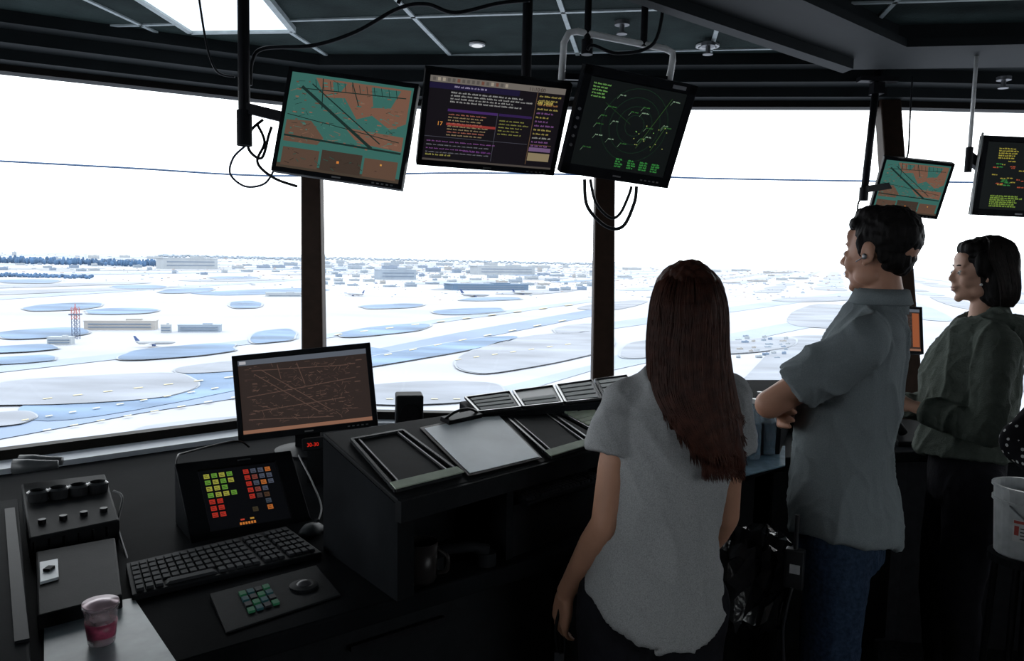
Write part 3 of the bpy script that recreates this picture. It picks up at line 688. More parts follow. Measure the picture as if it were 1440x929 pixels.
# ------------------------------------------------------------ strip console
FL=atz(560,703,1.15);FRr=atz(862,624,1.15);BL=atz(455,609,1.22);BR=atz(752,565,1.22)
pn=(FRr-FL).cross(BL-FL).normalized()
def onp(x,y,off=0): return atpl(x,y,FL+pn*off,pn)
t=thing('strip_console','large black sloped console box holding trays, left of the woman in grey','console',V(((FL.x+BR.x)/2,(FL.y+BR.y)/2,ZD)))
top=[FL,FRr,BR,BL]
def dn(p,z): return V((p.x,p.y,z))
MB().hull2([p-pn*.012 for p in top],top).build('top_panel',BLK,t,bevel=.003)
def wallq(u0_,u1_,v0,v1,nm):
    q=[bil(top,*k) for k in((u0_,v0),(u1_,v0),(u1_,v1),(u0_,v1))]
    return MB().hull2([dn(p,ZD) for p in q],[p-pn*.012 for p in q]).build(nm,BLK2,t)
wallq(0,.02,0,1,'side_panel'); wallq(.98,1,0,1,'side_panel'); wallq(.02,.98,.6,.64,'back_panel'); wallq(.44,.47,0,.62,'divider')
wallq(.02,.06,0,.03,'front_stile')
MB().bar(FL-V((0,0,.024)),FRr-V((0,0,.024)),.02,.045).build('front_rail',BLK,t)
q=[dn(bil(top,*k),1.062) for k in((.47,.0),(.98,.0),(.98,.6),(.47,.6))]; MB().hull2([p-V((0,0,.015)) for p in q],q).build('shelf',BLK2,t)
q=[dn(bil(top,*k),ZD) for k in((.47,.01),(.98,.01),(.98,.03),(.47,.03))]; MB().hull2(q,[dn(p,1.046) for p in q]).build('drawer_front',BLK,t,bevel=.002)
kq=[bil(top,*k) for k in((.50,-.09),(.92,-.09),(.92,.17),(.50,.17))]
keyboard([proj(dn(p,1.063)) for p in kq],1.063,'black keyboard on the shelf beneath the strip console',hh=.7)
RIM=mat('tray_rim',(.035,.037,.04),.25,.3,spec=.3)
def tray(px,label,strips=0,smat=GRN,rails=True,front=False):
    P=[onp(x,y) for x,y in px]
    n=pn; t=thing('strip_tray',label,'tray',(P[0]+P[2])/2,group='flight strip trays')
    MB().hull2([p+n*.001 for p in P],[p+n*.003 for p in P]).build('base',BLK,t)
    mb=MB()
    for i in range(4): a,b=P[i]+n*.005,P[(i+1)%4]+n*.005; mb.bar(a,b,.007,.008,n)
    mb.build('rim',RIM,t)
    for k in range(2):
        if rails:
            u=.12+.76*k; a=P[0]*(1-u)+P[1]*u+n*.005; b=P[3]*(1-u)+P[2]*u+n*.005; MB().bar(a,b,.004,.005,n).build('rail',GRM,t)
    if strips:
        for k in range(strips):
            v0=.03+.94*k/strips;v1=.03+.94*(k+.80)/strips
            Q=[bil(P,.05,v0),bil(P,.95,v0),bil(P,.95,v1),bil(P,.05,v1)]
            MB().hull2([p+n*.004 for p in Q],[p+n*.012 for p in Q]).build('strip_holder',smat,t)
    if front:
        Q=[bil(P,-.02,-.02),bil(P,1.02,-.02),bil(P,1.02,.09),bil(P,-.02,.09)]; MB().hull2([p+n*.010 for p in Q],[p+n*.013 for p in Q]).build('paper_strip',GRN,t)
    return t
tray([(556,692),(648,669),(566,608),(494,621)],'empty black strip tray at the left end of the console, pale strip in front',front=True)
tray([(774,645),(836,626),(760,573),(706,584)],'black strip tray right of the clipboard on the console',front=True)
tray([(842,612),(880,602),(800,562),(766,570)],'strip tray filled with pale green strips beside the woman in grey',strips=10,rails=False)
P=[onp(x,y) for x,y in [(658,672),(762,647),(697,581),(590,604)]]
t=thing('clipboard','clipboard with blank grey paper lying on the sloped console','clipboard',(P[0]+P[2])/2)
MB().hull2([p+pn*.004 for p in P],[p+pn*.007 for p in P]).build('board',mat('hardboard',(.10,.09,.09),.5),t,bevel=.001)
Q=[bil(P,.03,.02),bil(P,.97,.02),bil(P,.97,.95),bil(P,.03,.95)]; MB().hull2([p+pn*.0075 for p in Q],[p+pn*.009 for p in Q]).build('paper',mat('grey_paper',(.76,.82,.88),.4,var=.08,vs=8),t)
cl=MB(); a=bil(P,.28,.97)+pn*.015; b=bil(P,.72,.97)+pn*.015; cl.bar(a,b,.035,.012,pn); mm=(a+b)/2; cl.tube(cr([a+pn*.004,(a+mm)/2+pn*.018,mm+pn*.022,(b+mm)/2+pn*.018,b+pn*.004]),.004); cl.build('clip',DKM,t,bevel=.002)
c=V(bil(top,.13,.14)); c.z=ZD; MG=mat('mug_glaze',(.016,.014,.014),.3,spec=.15)
t=thing('mug','dark mug in the open compartment under the console','mug',c); MB().lathe([(.03,0),(.036,.01),(.038,.09),(.034,.09),(.032,.015)],c).build('body',MG,t,smooth=True)
MB().tube(cr([c+V((.036,-.0,.075)),c+V((.06,-.01,.06)),c+V((.058,-.01,.03)),c+V((.036,0,.02))]),.005).build('handle',MG,t,smooth=True)
c=V(bil(top,.27,.14)); c.z=ZD; t=thing('telephone_handset','dark telephone handset resting in the console compartment','handset',c)
MB().tube([c+V((-.05,.0,.03)),c+V((-.02,.0,.045)),c+V((.04,.02,.045)),c+V((.07,.03,.03))],[.018,.012,.012,.018],n=12).build('grip',BLK,t,smooth=True)
MB().cyl(c+V((-.05,0,.0)),c+V((-.05,0,.03)),.024).build('earpiece',BLK,t); MB().cyl(c+V((.07,.03,.0)),c+V((.07,.03,.03)),.024).build('mouthpiece',BLK,t)
# rear strip rack
RQ=[atz(x,y,1.225) for x,y in [(668,581),(945,552),(925,522),(646,562)]]
t=thing('strip_rack','black rack of strip bays behind the sloped console','console',V(((RQ[0].x+RQ[2].x)/2,(RQ[0].y+RQ[2].y)/2,ZD)))
MB().hull2([dn(p,ZD) for p in RQ],[dn(p,1.22) for p in RQ]).build('body',BLK2,t,bevel=.004)
for k,lb in enumerate(['first narrow bay from the left on the rear strip rack','second narrow bay on the rear strip rack','third narrow bay on the rear strip rack','bay nearest the woman on the rear strip rack']):
    u0_,u1_=.02+.2*k,.205+.2*k
    P=[bil(RQ,u0_,.06),bil(RQ,u1_,.06),bil(RQ,u1_,.94),bil(RQ,u0_,.94)]; n=V((0,0,1))
    tt=thing('strip_bay',lb,'tray',(P[0]+P[2])/2,group='rear strip bays')
    for i_ in range(4): P[i_]=V((P[i_].x,P[i_].y,1.2205+(.006 if i_>1 else 0)))
    MB().hull2([p+n*.001 for p in P],[p+n*.003 for p in P]).build('base',mat('bay_base',(.02,.03,.038),.4,spec=.1),tt)
    mb=MB()
    for i in range(4): mb.bar(P[i]+n*.005,P[(i+1)%4]+n*.005,.006,.007,n)
    mb.build('rim',RIM,tt)
    for j in range(4):
        if k==1 and j>1: continue
        v0=.08+.22*j; Q=[bil(P,.08,v0),bil(P,.92,v0),bil(P,.92,v0+.15),bil(P,.08,v0+.15)]
        MB().hull2([p+n*.003 for p in Q],[p+n*.007 for p in Q]).build('strip_holder',CARD,tt)
RR=[atz(x,y,1.12) for x,y in [(975,576),(1100,571),(1114,543),(955,543)]]
t=thing('radio_console','low black equipment console seen between the two nearest people','console',V(((RR[0].x+RR[2].x)/2,(RR[0].y+RR[2].y)/2,ZD)))
MB().hull2([dn(p,ZD) for p in RR],[dn(p,1.06+(.0 if i<2 else .09)) for i,p in enumerate(RR)]).build('body',BLK2,t,bevel=.005)
mb=MB()
for i in range(5):
    for j in range(2): p=bil(RR,.3+.14*i,.3+.3*j); p=dn(p,1.06+.09*(.3+.3*j)); mb.cyl(p,p+V((0,0,.015)),.012,n=12)
mb.build('knob',GRM,t)
q=quad([(1040,672),(1104,655),(1104,628),(1042,632)],ZD); tag(MB().hull2(q,[p+V((0,0,.004)) for p in q]).build('desk_glass',mat('glass_sheet',(.16,.25,.32),.12,var=.2)),'pale reflective glass sheet on the worktop beside the man','glass sheet')
CLR=mat('clear_plastic',(.30,.42,.52),.06,alpha=.30)
def bottle(px,D,lab,ty=566):
    c=atd(px,600,D); c.z=ZD+.004; h=atd(px,ty,D).z-ZD; t=thing('water_bottle',lab,'bottle',c,group='clear water bottles')
    MB().lathe([(.024,0),(.028,.01),(.028,h*.16),(.0255,h*.20),(.028,h*.24),(.028,h*.42),(.025,h*.46),(.028,h*.5),(.027,h*.7),(.012,h*.88),(.012,h*.93)],c).build('body',CLR,t,smooth=True)
    MB().cyl(c+V((0,0,h*.93)),c+V((0,0,h)),.015).build('cap',WHT,t); MB().lathe([(.0225,.004),(.0265,.012),(.0265,h*.30),(.001,h*.30)],c).build('water',mat('water_blue',(.10,.20,.30),.1,alpha=.5),t)
bottle(1060,2.80,'clear water bottle nearer the woman in grey',562); bottle(1081,2.88,'clear water bottle nearer the man',572)
c=atd(575,598,2.75); c.z=ZD
t=thing('desk_speaker','small black box speaker right of the desktop monitor','speaker',c); R=Matrix.Rotation(.2,3,'Z'); pz=atd(575,553,2.75).z-ZD
MB().box(c+V((0,0,pz/2)),(.095,.09,pz),R).build('cabinet',BLK,t,bevel=.006)
MB().cyl(c+R@V((0,-.046,pz*.72)),c+R@V((0,-.05,pz*.72)),.034).build('driver_grille',DKM,t); MB().cyl(c+R@V((0,-.046,pz*.4)),c+R@V((0,-.05,pz*.4)),.02).build('tweeter',DKM,t)
M=pnp([(424,617),(460,613),(461,631),(425,635)],.08,.04,0); t=thing('led_clock','small clock with red digits under the desktop monitor','clock',M=M)
MB().box((0,.02,0),(.08,.04,.04)).build('case',BLK,t,local=True,bevel=.004); text('30-30',.2,.34,.016,scol((210,40,26),1.0),t,-.002,.08,.04,'digits')
MB().bar(M@V((0,.02,-.015)),V(((M@V((0,.02,0))).x,(M@V((0,.02,0))).y,ZD)),.05,.03,(0,1,0)).build('foot',BLK,t)
# cup
c=atz(143,903,ZD+.004); t=thing('yogurt_cup','pink and clear plastic cup standing on the grey mat','cup',c)
CP=mat('cup_plastic',(.45,.36,.40),.25,var=.2,vs=60,alpha=.5)
MB().lathe([(.021,0),(.023,.004),(.0285,.066),(.031,.069),(.031,.073),(.0265,.073),(.021,.006)],c).build('cup_body',CP,t,smooth=True)
MB().lathe([(.0236,.012),(.0272,.042)],c).build('pink_label',mat('pink_print',(.42,.07,.14),.4,var=.6,vs=45),t,smooth=True)
MB().lathe([(.030,.068),(.0305,.074),(.004,.078)],c+V((.0,0,.003))).build('foil_lid',mat('foil',(.30,.22,.25),.3,.3),t,smooth=True)
q=quad([(62,965),(250,935),(188,842),(62,866)],ZD); tag(MB().hull2(q,[p+V((0,0,.003)) for p in q]).build('desk_mat',mat('mat_grey',(.19,.23,.25),.35,var=.3,vs=12)),'grey paper mat under the pink cup','mat')
# left equipment
q=quad([(40,748),(168,722),(148,668),(30,682)],1.0); t=thing('radio_unit','black radio unit with four round sockets at the left edge','radio',dn((q[0]+q[2])/2,ZD))
MB().hull2([dn(p,ZD) for p in q],[dn(p,.985+(.0 if i<2 else .02)) for i,p in enumerate(q)]).build('case',BLK,t,bevel=.005)
mb=MB()
for i in range(4): p=dn(bil(q,.16+.23*i,.62),.995); mb.lathe([(.024,0),(.026,.025),(.019,.03),(.018,.01)],p)
mb.build('socket',RIM,t)
mb=MB()
for i in range(4): p=dn(bil(q,.16+.23*i,.2),.985); mb.cyl(p,p+V((0,0,.014)),.009,n=14)
mb.build('knob',DKM,t)
mb=MB()
for i in range(6): mb.bar(dn(bil(q,.05+.16*i,-.005),.95),dn(bil(q,.05+.16*i,-.005),.975),.004,.004,(0,1,0))
mb.build('front_slot',DKM,t)
c=atz(42,668,1.02); c=c+V((0,.05,0)); t=thing('binoculars','pair of dark binoculars lying behind the radio unit','binoculars',c); R=Matrix.Rotation(math.radians(15),3,'Z')
BR_=mat('bino_rubber',(.05,.055,.06),.45)
for s in(-1,1):
    MB().tube([c+R@V((-.06,s*.025,.02)),c+R@V((-.024,s*.025,.02)),c+R@V((.008,s*.022,.02)),c+R@V((.05,s*.019,.02))],[.021,.020,.015,.012],n=16).build('barrel',BR_,t,smooth=True)
MB().bar(c+R@V((0,-.022,.025)),c+R@V((0,.022,.025)),.024,.010).build('bridge',BLK,t)
q=quad([(52,862),(172,832),(162,752),(50,772)],.97); t=thing('switch_box','low black box with a white switch plate left of the keyboard','box',dn((q[0]+q[2])/2,ZD))
MB().hull2([dn(p,ZD) for p in q],[dn(p,.965) for p in q]).build('case',BLK,t,bevel=.004)
s_=[dn(bil(q,u,v),.965) for u,v in((.04,.42),(.26,.44),(.26,.75),(.04,.75))]; MB().hull2(s_,[p+V((0,0,.006)) for p in s_]).build('switch_plate',mat('plate_white',(.5,.55,.6),.4),t,bevel=.001)
m_=(s_[0]+s_[2])/2; MB().box(m_+V((0,0,.009)),(.014,.02,.006)).build('switch',BLK,t)
q=quad([(-60,1000),(44,935),(26,700),(-120,720)],1.03); t=thing('equipment_tower','tall black equipment tower cropped by the left edge','equipment',dn((q[0]+q[2])/2,ZD))
MB().hull2([dn(p,ZD) for p in q],[dn(p,1.03) for p in q]).build('body',BLK2,t,bevel=.005); a,b=dn(bil(q,.9,.1),1.032),dn(bil(q,.9,.9),1.032); MB().bar(a,b,.02,.006).build('vent_strip',BEZ,t)
cable([(248,662),(250,642),(262,636),(330,620),(350,628)],[2.05,2.1,2.2,2.45,2.6],.003,'thin cord rising behind the touch panel')
cable([(440,745),(452,715),(440,680),(425,650),(420,640)],[2.0,2.1,2.2,2.3,2.35],.0025,'thin mouse cord running up beside the touch panel',m=mat('cord_grey',(.08,.085,.09),.5))
cable([(160,690),(172,700),(166,740),(180,790),(178,810)],[2.0,1.98,1.9,1.75,1.7],.003,'cord between the radio unit and the keyboard',m=mat('cord_dark',(.03,.033,.036),.5))
# ------------------------------------------------------------ hanging hardware
def on(M,p): return M@V(p)
back=on(M1,(-.12,.07,.0))
pc=atd(343,100,back.y)
t=thing('ceiling_pole','thick black pole holding the left map screen','pole',V((pc.x,pc.y,ZC)))
zt=atd(343,205,pc.y).z
MB().cyl((pc.x,pc.y,zt),(pc.x,pc.y,ZC),.020).build('tube',DKM,t,smooth=False)
MB().cyl((pc.x,pc.y,zt),(pc.x,pc.y,zt+.12),.026).build('collar',BLK,t)
MB().bar((pc.x,pc.y,zt+.13),on(M1,(-.05,.05,0)),.03,.035).build('arm',DKM,t); MB().box(on(M1,(-.0,.055,0)),(.12,.02,.12),M1.to_3x3()).build('mount_plate',DKM,t)
MB().cyl((pc.x,pc.y,ZC-.02),(pc.x,pc.y,ZC),.06).build('ceiling_plate',DKM,t)
b=on(M2,(.11,.07,.05)); pc=atd(741,60,b.y+.03)
t=thing('ceiling_pole','black pole holding the wide data screen','pole',V((pc.x,pc.y,ZC)))
MB().cyl((pc.x,pc.y,b.z-.02),(pc.x,pc.y,ZC),.018).build('tube',DKM,t); MB().bar((pc.x,pc.y,b.z),on(M2,(.05,.045,.0)),.05,.03).build('arm',DKM,t); MB().cyl((pc.x,pc.y,ZC-.02),(pc.x,pc.y,ZC),.05).build('ceiling_plate',DKM,t)
y3=M3.translation.y+.06
t=thing('screen_bracket','white tubular bracket carrying the radar screen','bracket',atd(870,60,y3))
pts=[atd(789,118,y3),atd(793,60,y3),atd(800,46,y3),atd(812,44,y3),atd(935,68,y3),atd(946,74,y3),atd(946,85,y3),atd(940,118,y3)]
MB().tube(pts,.012,n=10).build('frame',WHM,t,smooth=True)
p=atd(826,56,y3); MB().cyl(p,V((p.x,p.y,ZC)),.012).build('hanger_rod',DKM,t); MB().cyl(p,p-V((0,0,.05)),.02).build('knuckle',DKM,t)
p=atd(905,66,y3); MB().cyl(p,V((p.x,p.y,ZC)),.012).build('hanger_rod',DKM,t)
MB().bar(atd(795,108,y3),atd(938,112,y3),.02,.02).build('crossbar',DKM,t)
c4=M4.translation; tp=atd(1234,112,c4.y+.02); bt=atd(1214,282,c4.y-.02)
t=thing('ceiling_pole','slim black hanging arm beside the small map screen','pole',tp)
MB().tube([tp+V((0,0,.06)),bt],.016,n=10).build('tube',DKM,t,smooth=True); MB().box(tp+V((0,0,.0)),(.17,.05,.02)).build('ceiling_clamp',DKM,t); MB().box(tp+V((0,0,-.04)),(.05,.05,.05)).build('collar',DKM,t)
MB().bar(bt+V((0,0,.05)),on(M4,(-.05,.04,0)),.03,.03).build('arm',DKM,t); MB().cyl(bt,bt+V((0,0,.06)),.020).build('joint',DKM,t)
MB().bar(tp+V((0,0,.0)),V((tp.x,tp.y,2.6)),.03,.03,(0,1,0)).build('stem',DKM,t)
c5=M5.translation; tp=atd(1369,138,c5.y); bt=atd(1361,242,c5.y)
t=thing('screen_bracket','thin white rod bracket left of the yellow and red screen','bracket',tp)
MB().tube([V((tp.x,tp.y,2.5)),tp,bt],.008,n=8).build('rod',WHM,t,smooth=True); MB().bar(bt+V((0,0,.06)),on(M5,(-.1,.04,0)),.025,.04).build('arm',DKM,t); MB().cyl(bt,bt+V((0,0,.1)),.014).build('joint',DKM,t)
MB().tube([on(M5,(-.19,.0,.17)),on(M5,(-.20,-.01,0)),on(M5,(-.19,0,-.16))],.005).build('guard_rail',WHM,t,smooth=True)
yy=M1.translation.y+.12
cable([(370,168),(352,185),(350,210),(368,222),(378,190),(382,178)],yy,.005,'looped black cable behind the left map screen')
cable([(345,205),(328,222),(324,245),(345,262),(372,258),(386,238)],yy,.004,'thin blue black loop of cable under the left pole',m=mat('cable_blue',(.01,.02,.05),.4))
cable([(362,175),(372,200),(362,228),(385,250),(418,262)],yy,.005,'black cable curving below the left map screen')
cable([(352,120),(355,85),(372,68),(440,64),(500,45),(560,12),(600,6),(640,18),(700,5),(745,0)],yy,.007,'black cable draped along the ceiling from the left pole')
cable([(276,-30),(290,60),(305,100),(330,108)],yy,.004,'thin cable dropping across the ceiling light')
cable([(560,5),(565,-20),(540,-45)],yy,.007,'short black cable tied above the wide screen')
y3=M3.translation.y+.03
cable([(822,252),(826,290),(852,318),(876,318),(892,285),(895,262)],y3,.006,'thick black cable loop hanging below the radar screen')
cable([(830,252),(838,285),(858,306),(872,300),(884,275),(888,262)],y3,.005,'inner black cable loop below the radar screen')
cable([(826,70),(835,64),(870,75),(920,60),(935,-10)],y3,.006,'black cable above the radar screen bracket')
cable([(1283,108),(1280,160),(1277,215),(1270,225)],c4.y+.03,.004,'thin cable dropping to the small map screen')
cable([(1214,270),(1206,295),(1225,318),(1262,322),(1280,316)],c4.y,.004,'cable loop under the small map screen')
t_,MM=monitor('desk_monitor','desktop screen glowing orange brown, mostly hidden behind the man',[(1210,427),(1296,432),(1298,498),(1212,494)],.26,.20,lambda w,h: desk_art(w,h).rect(.86,.1,.98,.9,(150,84,52)),bez=.010,ctrl=False,tilt=0)
c=MM.translation; MB().bar((c.x,c.y+.03,ZD),(c.x,c.y+.03,c.z),.05,.03,(0,1,0)).build('stand_neck',BEZ,t_); MB().lathe([(.08,0),(.08,.01),(.03,.02)],(c.x,c.y+.03,ZD)).build('stand_base',BEZ,t_)
c=atd(1285,560,3.15); c.z=ZD; t=thing('desk_phone','small black desk phone on the worktop before the woman in olive','phone',c)
MB().hull2([c+V(q) for q in((-.09,-.08,0),(.09,-.08,0),(.09,.08,0),(-.09,.08,0))],[c+V(q) for q in((-.09,-.08,.02),(.09,-.08,.02),(.09,.08,.08),(-.09,.08,.08))]).build('base',BLK,t,bevel=.004)
MB().tube([c+V((-.06,-.05,.05)),c+V((-.06,0,.085)),c+V((-.06,.06,.10))],[.018,.012,.018],n=12).build('handset',BLK,t,smooth=True)
# bin
c=atd(1056,752,2.40); zt=c.z; c=V((c.x,c.y,0)); k=zt/.75
t=thing('waste_bin','black waste bin lined with a crumpled black bag beside the man','bin',c)
MB().lathe([(.08,0),(.108,.68*k),(.112,.68*k),(.112,.70*k),(.10,.70*k),(.075,.02)],c).build('bin_body',BLK,t)
rr=[]
rn=random.Random(4)
for r,z in((.112,.50),(.124,.54),(.118,.58),(.130,.63),(.122,.68),(.126,.72),(.114,.75),(.10,.735),(.092,.64)):
    rr.append([c+V(((r+rn.uniform(-.016,.016))*math.cos(2*PI*i/32),(r+rn.uniform(-.016,.016))*math.sin(2*PI*i/32),z*k+rn.uniform(-.014,.014))) for i in range(32)])
MB().loft(rr).build('bin_bag',BAG,t)
# bucket on a stool
c=atd(1440,773,2.42); zs=c.z-.012
t=thing('low_stool','low black round stool carrying the white bucket','stool',V((c.x,c.y,0)))
MB().lathe([(.08,zs-.03),(.10,zs-.025),(.10,zs-.003),(.09,zs)],(c.x,c.y,0)).build('seat',BLK,t)
for a in range(4): MB().cyl((c.x+.075*math.cos(a*PI/2+.78),c.y+.075*math.sin(a*PI/2+.78),zs-.03),(c.x+.105*math.cos(a*PI/2+.78),c.y+.105*math.sin(a*PI/2+.78),0),.011).build('leg',DKM,t)
c=V((c.x,c.y,zs))
BW=mat('bucket_plastic',(.42,.44,.45),.45,spec=.3); t=thing('bucket','white plastic bucket with wire handle and red label','bucket',c)
h=.215
MB().lathe([(.080,0),(.084,.005),(.094,h-.045),(.100,h-.045),(.100,h-.036),(.095,h-.036),(.097,h),(.103,h),(.103,h+.007),(.092,h+.007),(.080,.01)],c).build('pail',BW,t)
MB().tube(cr([c+V((-.09,-.050,h-.045)),c+V((-.05,-.10,h-.09)),c+V((.03,-.115,h-.11)),c+V((.085,-.06,h-.045))]),.0025).build('wire_handle',GRM,t)
mb=MB(); lm=[BW,mat('label_white',(.5,.5,.5),.5),mat('label_red',(.40,.05,.04),.5),mat('label_ink',(.05,.05,.05),.5)]
def patch(a0,a1,z0,z1,r,mi):
    mb.mi=mi; k=8; pts=[]
    for z in(z0,z1):
        rr_=r+(.013*(z/h)); pts.append([c+V((rr_*math.cos(a0+(a1-a0)*i/k),rr_*math.sin(a0+(a1-a0)*i/k),z)) for i in range(k+1)])
    for i in range(k): mb.add([pts[0][i],pts[0][i+1],pts[1][i+1],pts[1][i]],[(0,1,2,3)])
A0=-2.55
patch(A0,A0+.42,.06,.13,.0848,1); patch(A0+.03,A0+.39,.118,.127,.0854,2); patch(A0+.05,A0+.19,.080,.110,.0854,2)
for i in range(4): patch(A0+.23,A0+.38,.068+.011*i,.072+.011*i,.0854,3)
mb.build('warning_label',lm,t)
# ------------------------------------------------------------ people
def hand(mb,w,d,n,side,curl=.5,s=1.0):
    w=V(w); d=V(d).normalized(); n=V(n); n=(n-d*n.dot(d)).normalized(); x=d.cross(n)*side
    fing=[(.030,.068,.0085),(.010,.078,.009),(-.011,.072,.0085),(-.030,.056,.0075)]
    for o,L,r in fing:
        k=w+(d*.088+x*o)*s; mb.chain([w+(x*o*.5)*s,w+(d*.045+x*o*.9)*s,k],[.015*s,.0145*s,.0115*s])
        p=k; a=curl*.5; pts=[k];rs=[r*s*1.1]
        for seg,f in((.45,1.0),(.30,.95),(.25,.82)):
            dd=d*math.cos(a)+n*math.sin(a); p=p+dd*(L*seg*s); pts.append(p); rs.append(r*s*f); a+=curl*.9
        mb.chain(pts,rs)
    b=w+(d*.022+x*.020)*s; p1=b+(d*.030+x*.028+n*.012)*s; p2=p1+(d*.032+x*.008+n*.016)*s; p3=p2+(d*.024-x*.002+n*.012)*s
    mb.chain([b,p1,p2,p3],[.016*s,.012*s,.0100*s,.0080*s])
def head(mb,M,fem=False):
    h=MB(); j=.9 if fem else 1.0
    h.sph((0,-.012,.03),(.073,.092,.084)); h.sph((0,.022,-.012),(.060,.062,.090)); h.sph((0,.030,-.068),(.045*j,.048,.034)); h.sph((0,.066,-.094),(.017,.015,.014))
    h.sph((0,.070,.022),(.044,.016,.011)); h.sph((0,.064,.045),(.05,.02,.03))
    h.chain([(0,.082,.010),(0,.096-.003*fem,-.014),(0,.104-.006*fem,-.026)],[.006,.008,.0095-.0015*fem]); 
    for s in(-1,1):
        h.sph((s*.009,.093-.004*fem,-.031),.0080-.001*fem); h.sph((s*.034,.053,-.030),(.024,.026,.026)); h.sph((s*.044*j,.012,-.060),(.018,.034,.026))
        h.sph((s*.030,.073,-.004),(.016,.011,.009))
        R=Matrix.Rotation(-.2,3,'X')@Matrix.Rotation(s*.35,3,'Z'); h.sph((s*.075,-.008,-.004),(.007,.018,.028),R); h.sph((s*.073,.002,-.028),(.006,.009,.009))
        h.tube([V((s*.077,-.006+.016*math.cos(t),.000+.026*math.sin(t))) for t in [k*.5-1.2 for k in range(9)]],.004)
    h.sph((0,.083,-.054),(.021,.010,.0060)); h.sph((0,.082,-.065),(.018,.010,.0065)); h.sph((0,.080,-.044),(.016,.010,.010))
    h.xf(M)
    me=bpy.data.meshes.new('x'); h.bm.to_mesh(me); mb.bm.from_mesh(me); bpy.data.meshes.remove(me)
def ering(c,rx,ry,n=36,e=2.3,R=0,sag=0,tilt=0):
    o=[]
    for i in range(n):
        a=2*PI*i/n; x=rx*math.copysign(abs(math.cos(a))**(2/e),math.cos(a)); y=ry*math.copysign(abs(math.sin(a))**(2/e),math.sin(a))
        o.append(V((c[0]+x*math.cos(R)-y*math.sin(R),c[1]+x*math.sin(R)+y*math.cos(R),c[2]+sag*(x/rx)**2+tilt*x)))
    return o
def person(label,loc,rz,s,headc,hrz,arms,rings,skin,fem=False,pitch=0,af=None):
    t=thing('person',label,'person',M=Matrix.Translation(V(loc))@Matrix.Rotation(rz,4,'Z'))
    mb=MB(); HM=Matrix.Translation(V(headc))@Matrix.Rotation(hrz,4,'Z')@Matrix.Rotation(pitch,4,'X')@Matrix.Scale(s,4)
    head(mb,HM,fem)
    nb=V((rings[-1][0],rings[-1][1],rings[-1][2]))
    mb.chain([HM@V((0,-.012,-.05)),HM@V((0,-.018,-.10)),nb+V((0,0,-.05))],[.042*s,(.040 if fem else .048)*s,.050*s])
    k=.84
    mb.loft([ering((r[0],r[1],r[2]-(.02 if i>4 else 0)),r[3]*k,r[4]*k) for i,r in enumerate(rings)])
    for side,sh,el,wr,hd,pn_,cu in arms:
        sh,el,wr=V(sh),V(el),V(wr); f=af or (.86 if fem else 1.0)
        sh=sh+V((-side*.008,0,-.012))
        mb.chain([V((nb.x+side*.05,nb.y,nb.z-.095)),sh],[.034*s,.040*s*min(f,.92)])
        mb.chain([sh,sh*.5+el*.5,el,el*.72+wr*.28,wr*.85+el*.15,wr],[.040*s*min(f,.92),.044*s*f,.038*s*f,.039*s*f,.027*s*f,.025*s*f])
        hand(mb,wr,hd,pn_,side*1,cu,s*(.95 if fem else 1.05))
    return t,mb,HM
def legs(mb,s,hx,foot,rad,hip=.90,kneey=.02):
    for sd,(fx,fy) in foot:
        mb.chain([(hx[0]+sd*.085*s,hx[1],hip*s),(fx*.6+(hx[0]+sd*.085*s)*.4,fy*.5+hx[1]*.5+kneey,.48*s),(fx,fy-.02,.09*s)],[r*s for r in rad])
def shoes(t,s,foot):
    for sd,(fx,fy) in foot:
        mb=MB(); mb.loft([ering((fx,fy+.05,.0),.045*s,.135*s),ering((fx,fy+.05,.03),.046*s,.132*s),ering((fx,fy+.03,.06),.040*s,.10*s),ering((fx,fy-.02,.10),.036*s,.045*s)])
        mb.build('shoe',SHOE,t,local=True,smooth=True)
def eyes(t,HM):
    for s in(-1,1):
        e=MB().sph((s*.030,.0765,-.003),.0088).xf(HM).build('eye',EYEM,t,local=True,smooth=True)
        MB().sph((s*.030,.0825,-.003),.0045).xf(HM).build('iris',IRIS,e,local=True,smooth=True)
        MB().tube([V((s*(.017+.006*k),.0855-.0014*k*k,.022+.002*math.sin(k))) for k in range(5)],[.0015,.0026,.0028,.0024,.0012]).xf(HM).build('eyebrow',HAIR_K,t,local=True)
    MB().sph((0,.0885,-.0545),(.015,.0045,.0030)).sph((0,.087,-.0645),(.013,.0048,.0038)).xf(HM).build('lips',LIP,t,local=True,smooth=True)
def folds(amp,seed,f=9,zs=.5):
    o=V((seed*3.1,seed,seed*1.7))
    def g(co,n):
        a=noise.noise(V((co.x*f*.6,co.y*f*.6,co.z*f*zs*.6))+o); q=noise.noise(V((co.x*f*.9+co.z*3,co.y*f*.9,co.z*f*.35-co.x*3))+o*2); b=1-abs(q)*3.2
        q2=noise.noise(V((co.x*f*2+co.z*9,co.y*f*2,co.z*f*.8))+o*4); b2=1-abs(q2)*4
        return n*(amp*(a*.8+max(0,b)**2*.6+max(0,b2)**2*.22))
    return g
def strands(amp,f=70,fz=3,seed=0):
    def g(co,n): return n*(amp*(noise.noise(V((co.x*f+seed,co.y*f,co.z*fz)))+.8*noise.noise(V((co.x*f*.3,co.y*f*.3,co.z*fz*.5+seed)))*1.5))
    return g
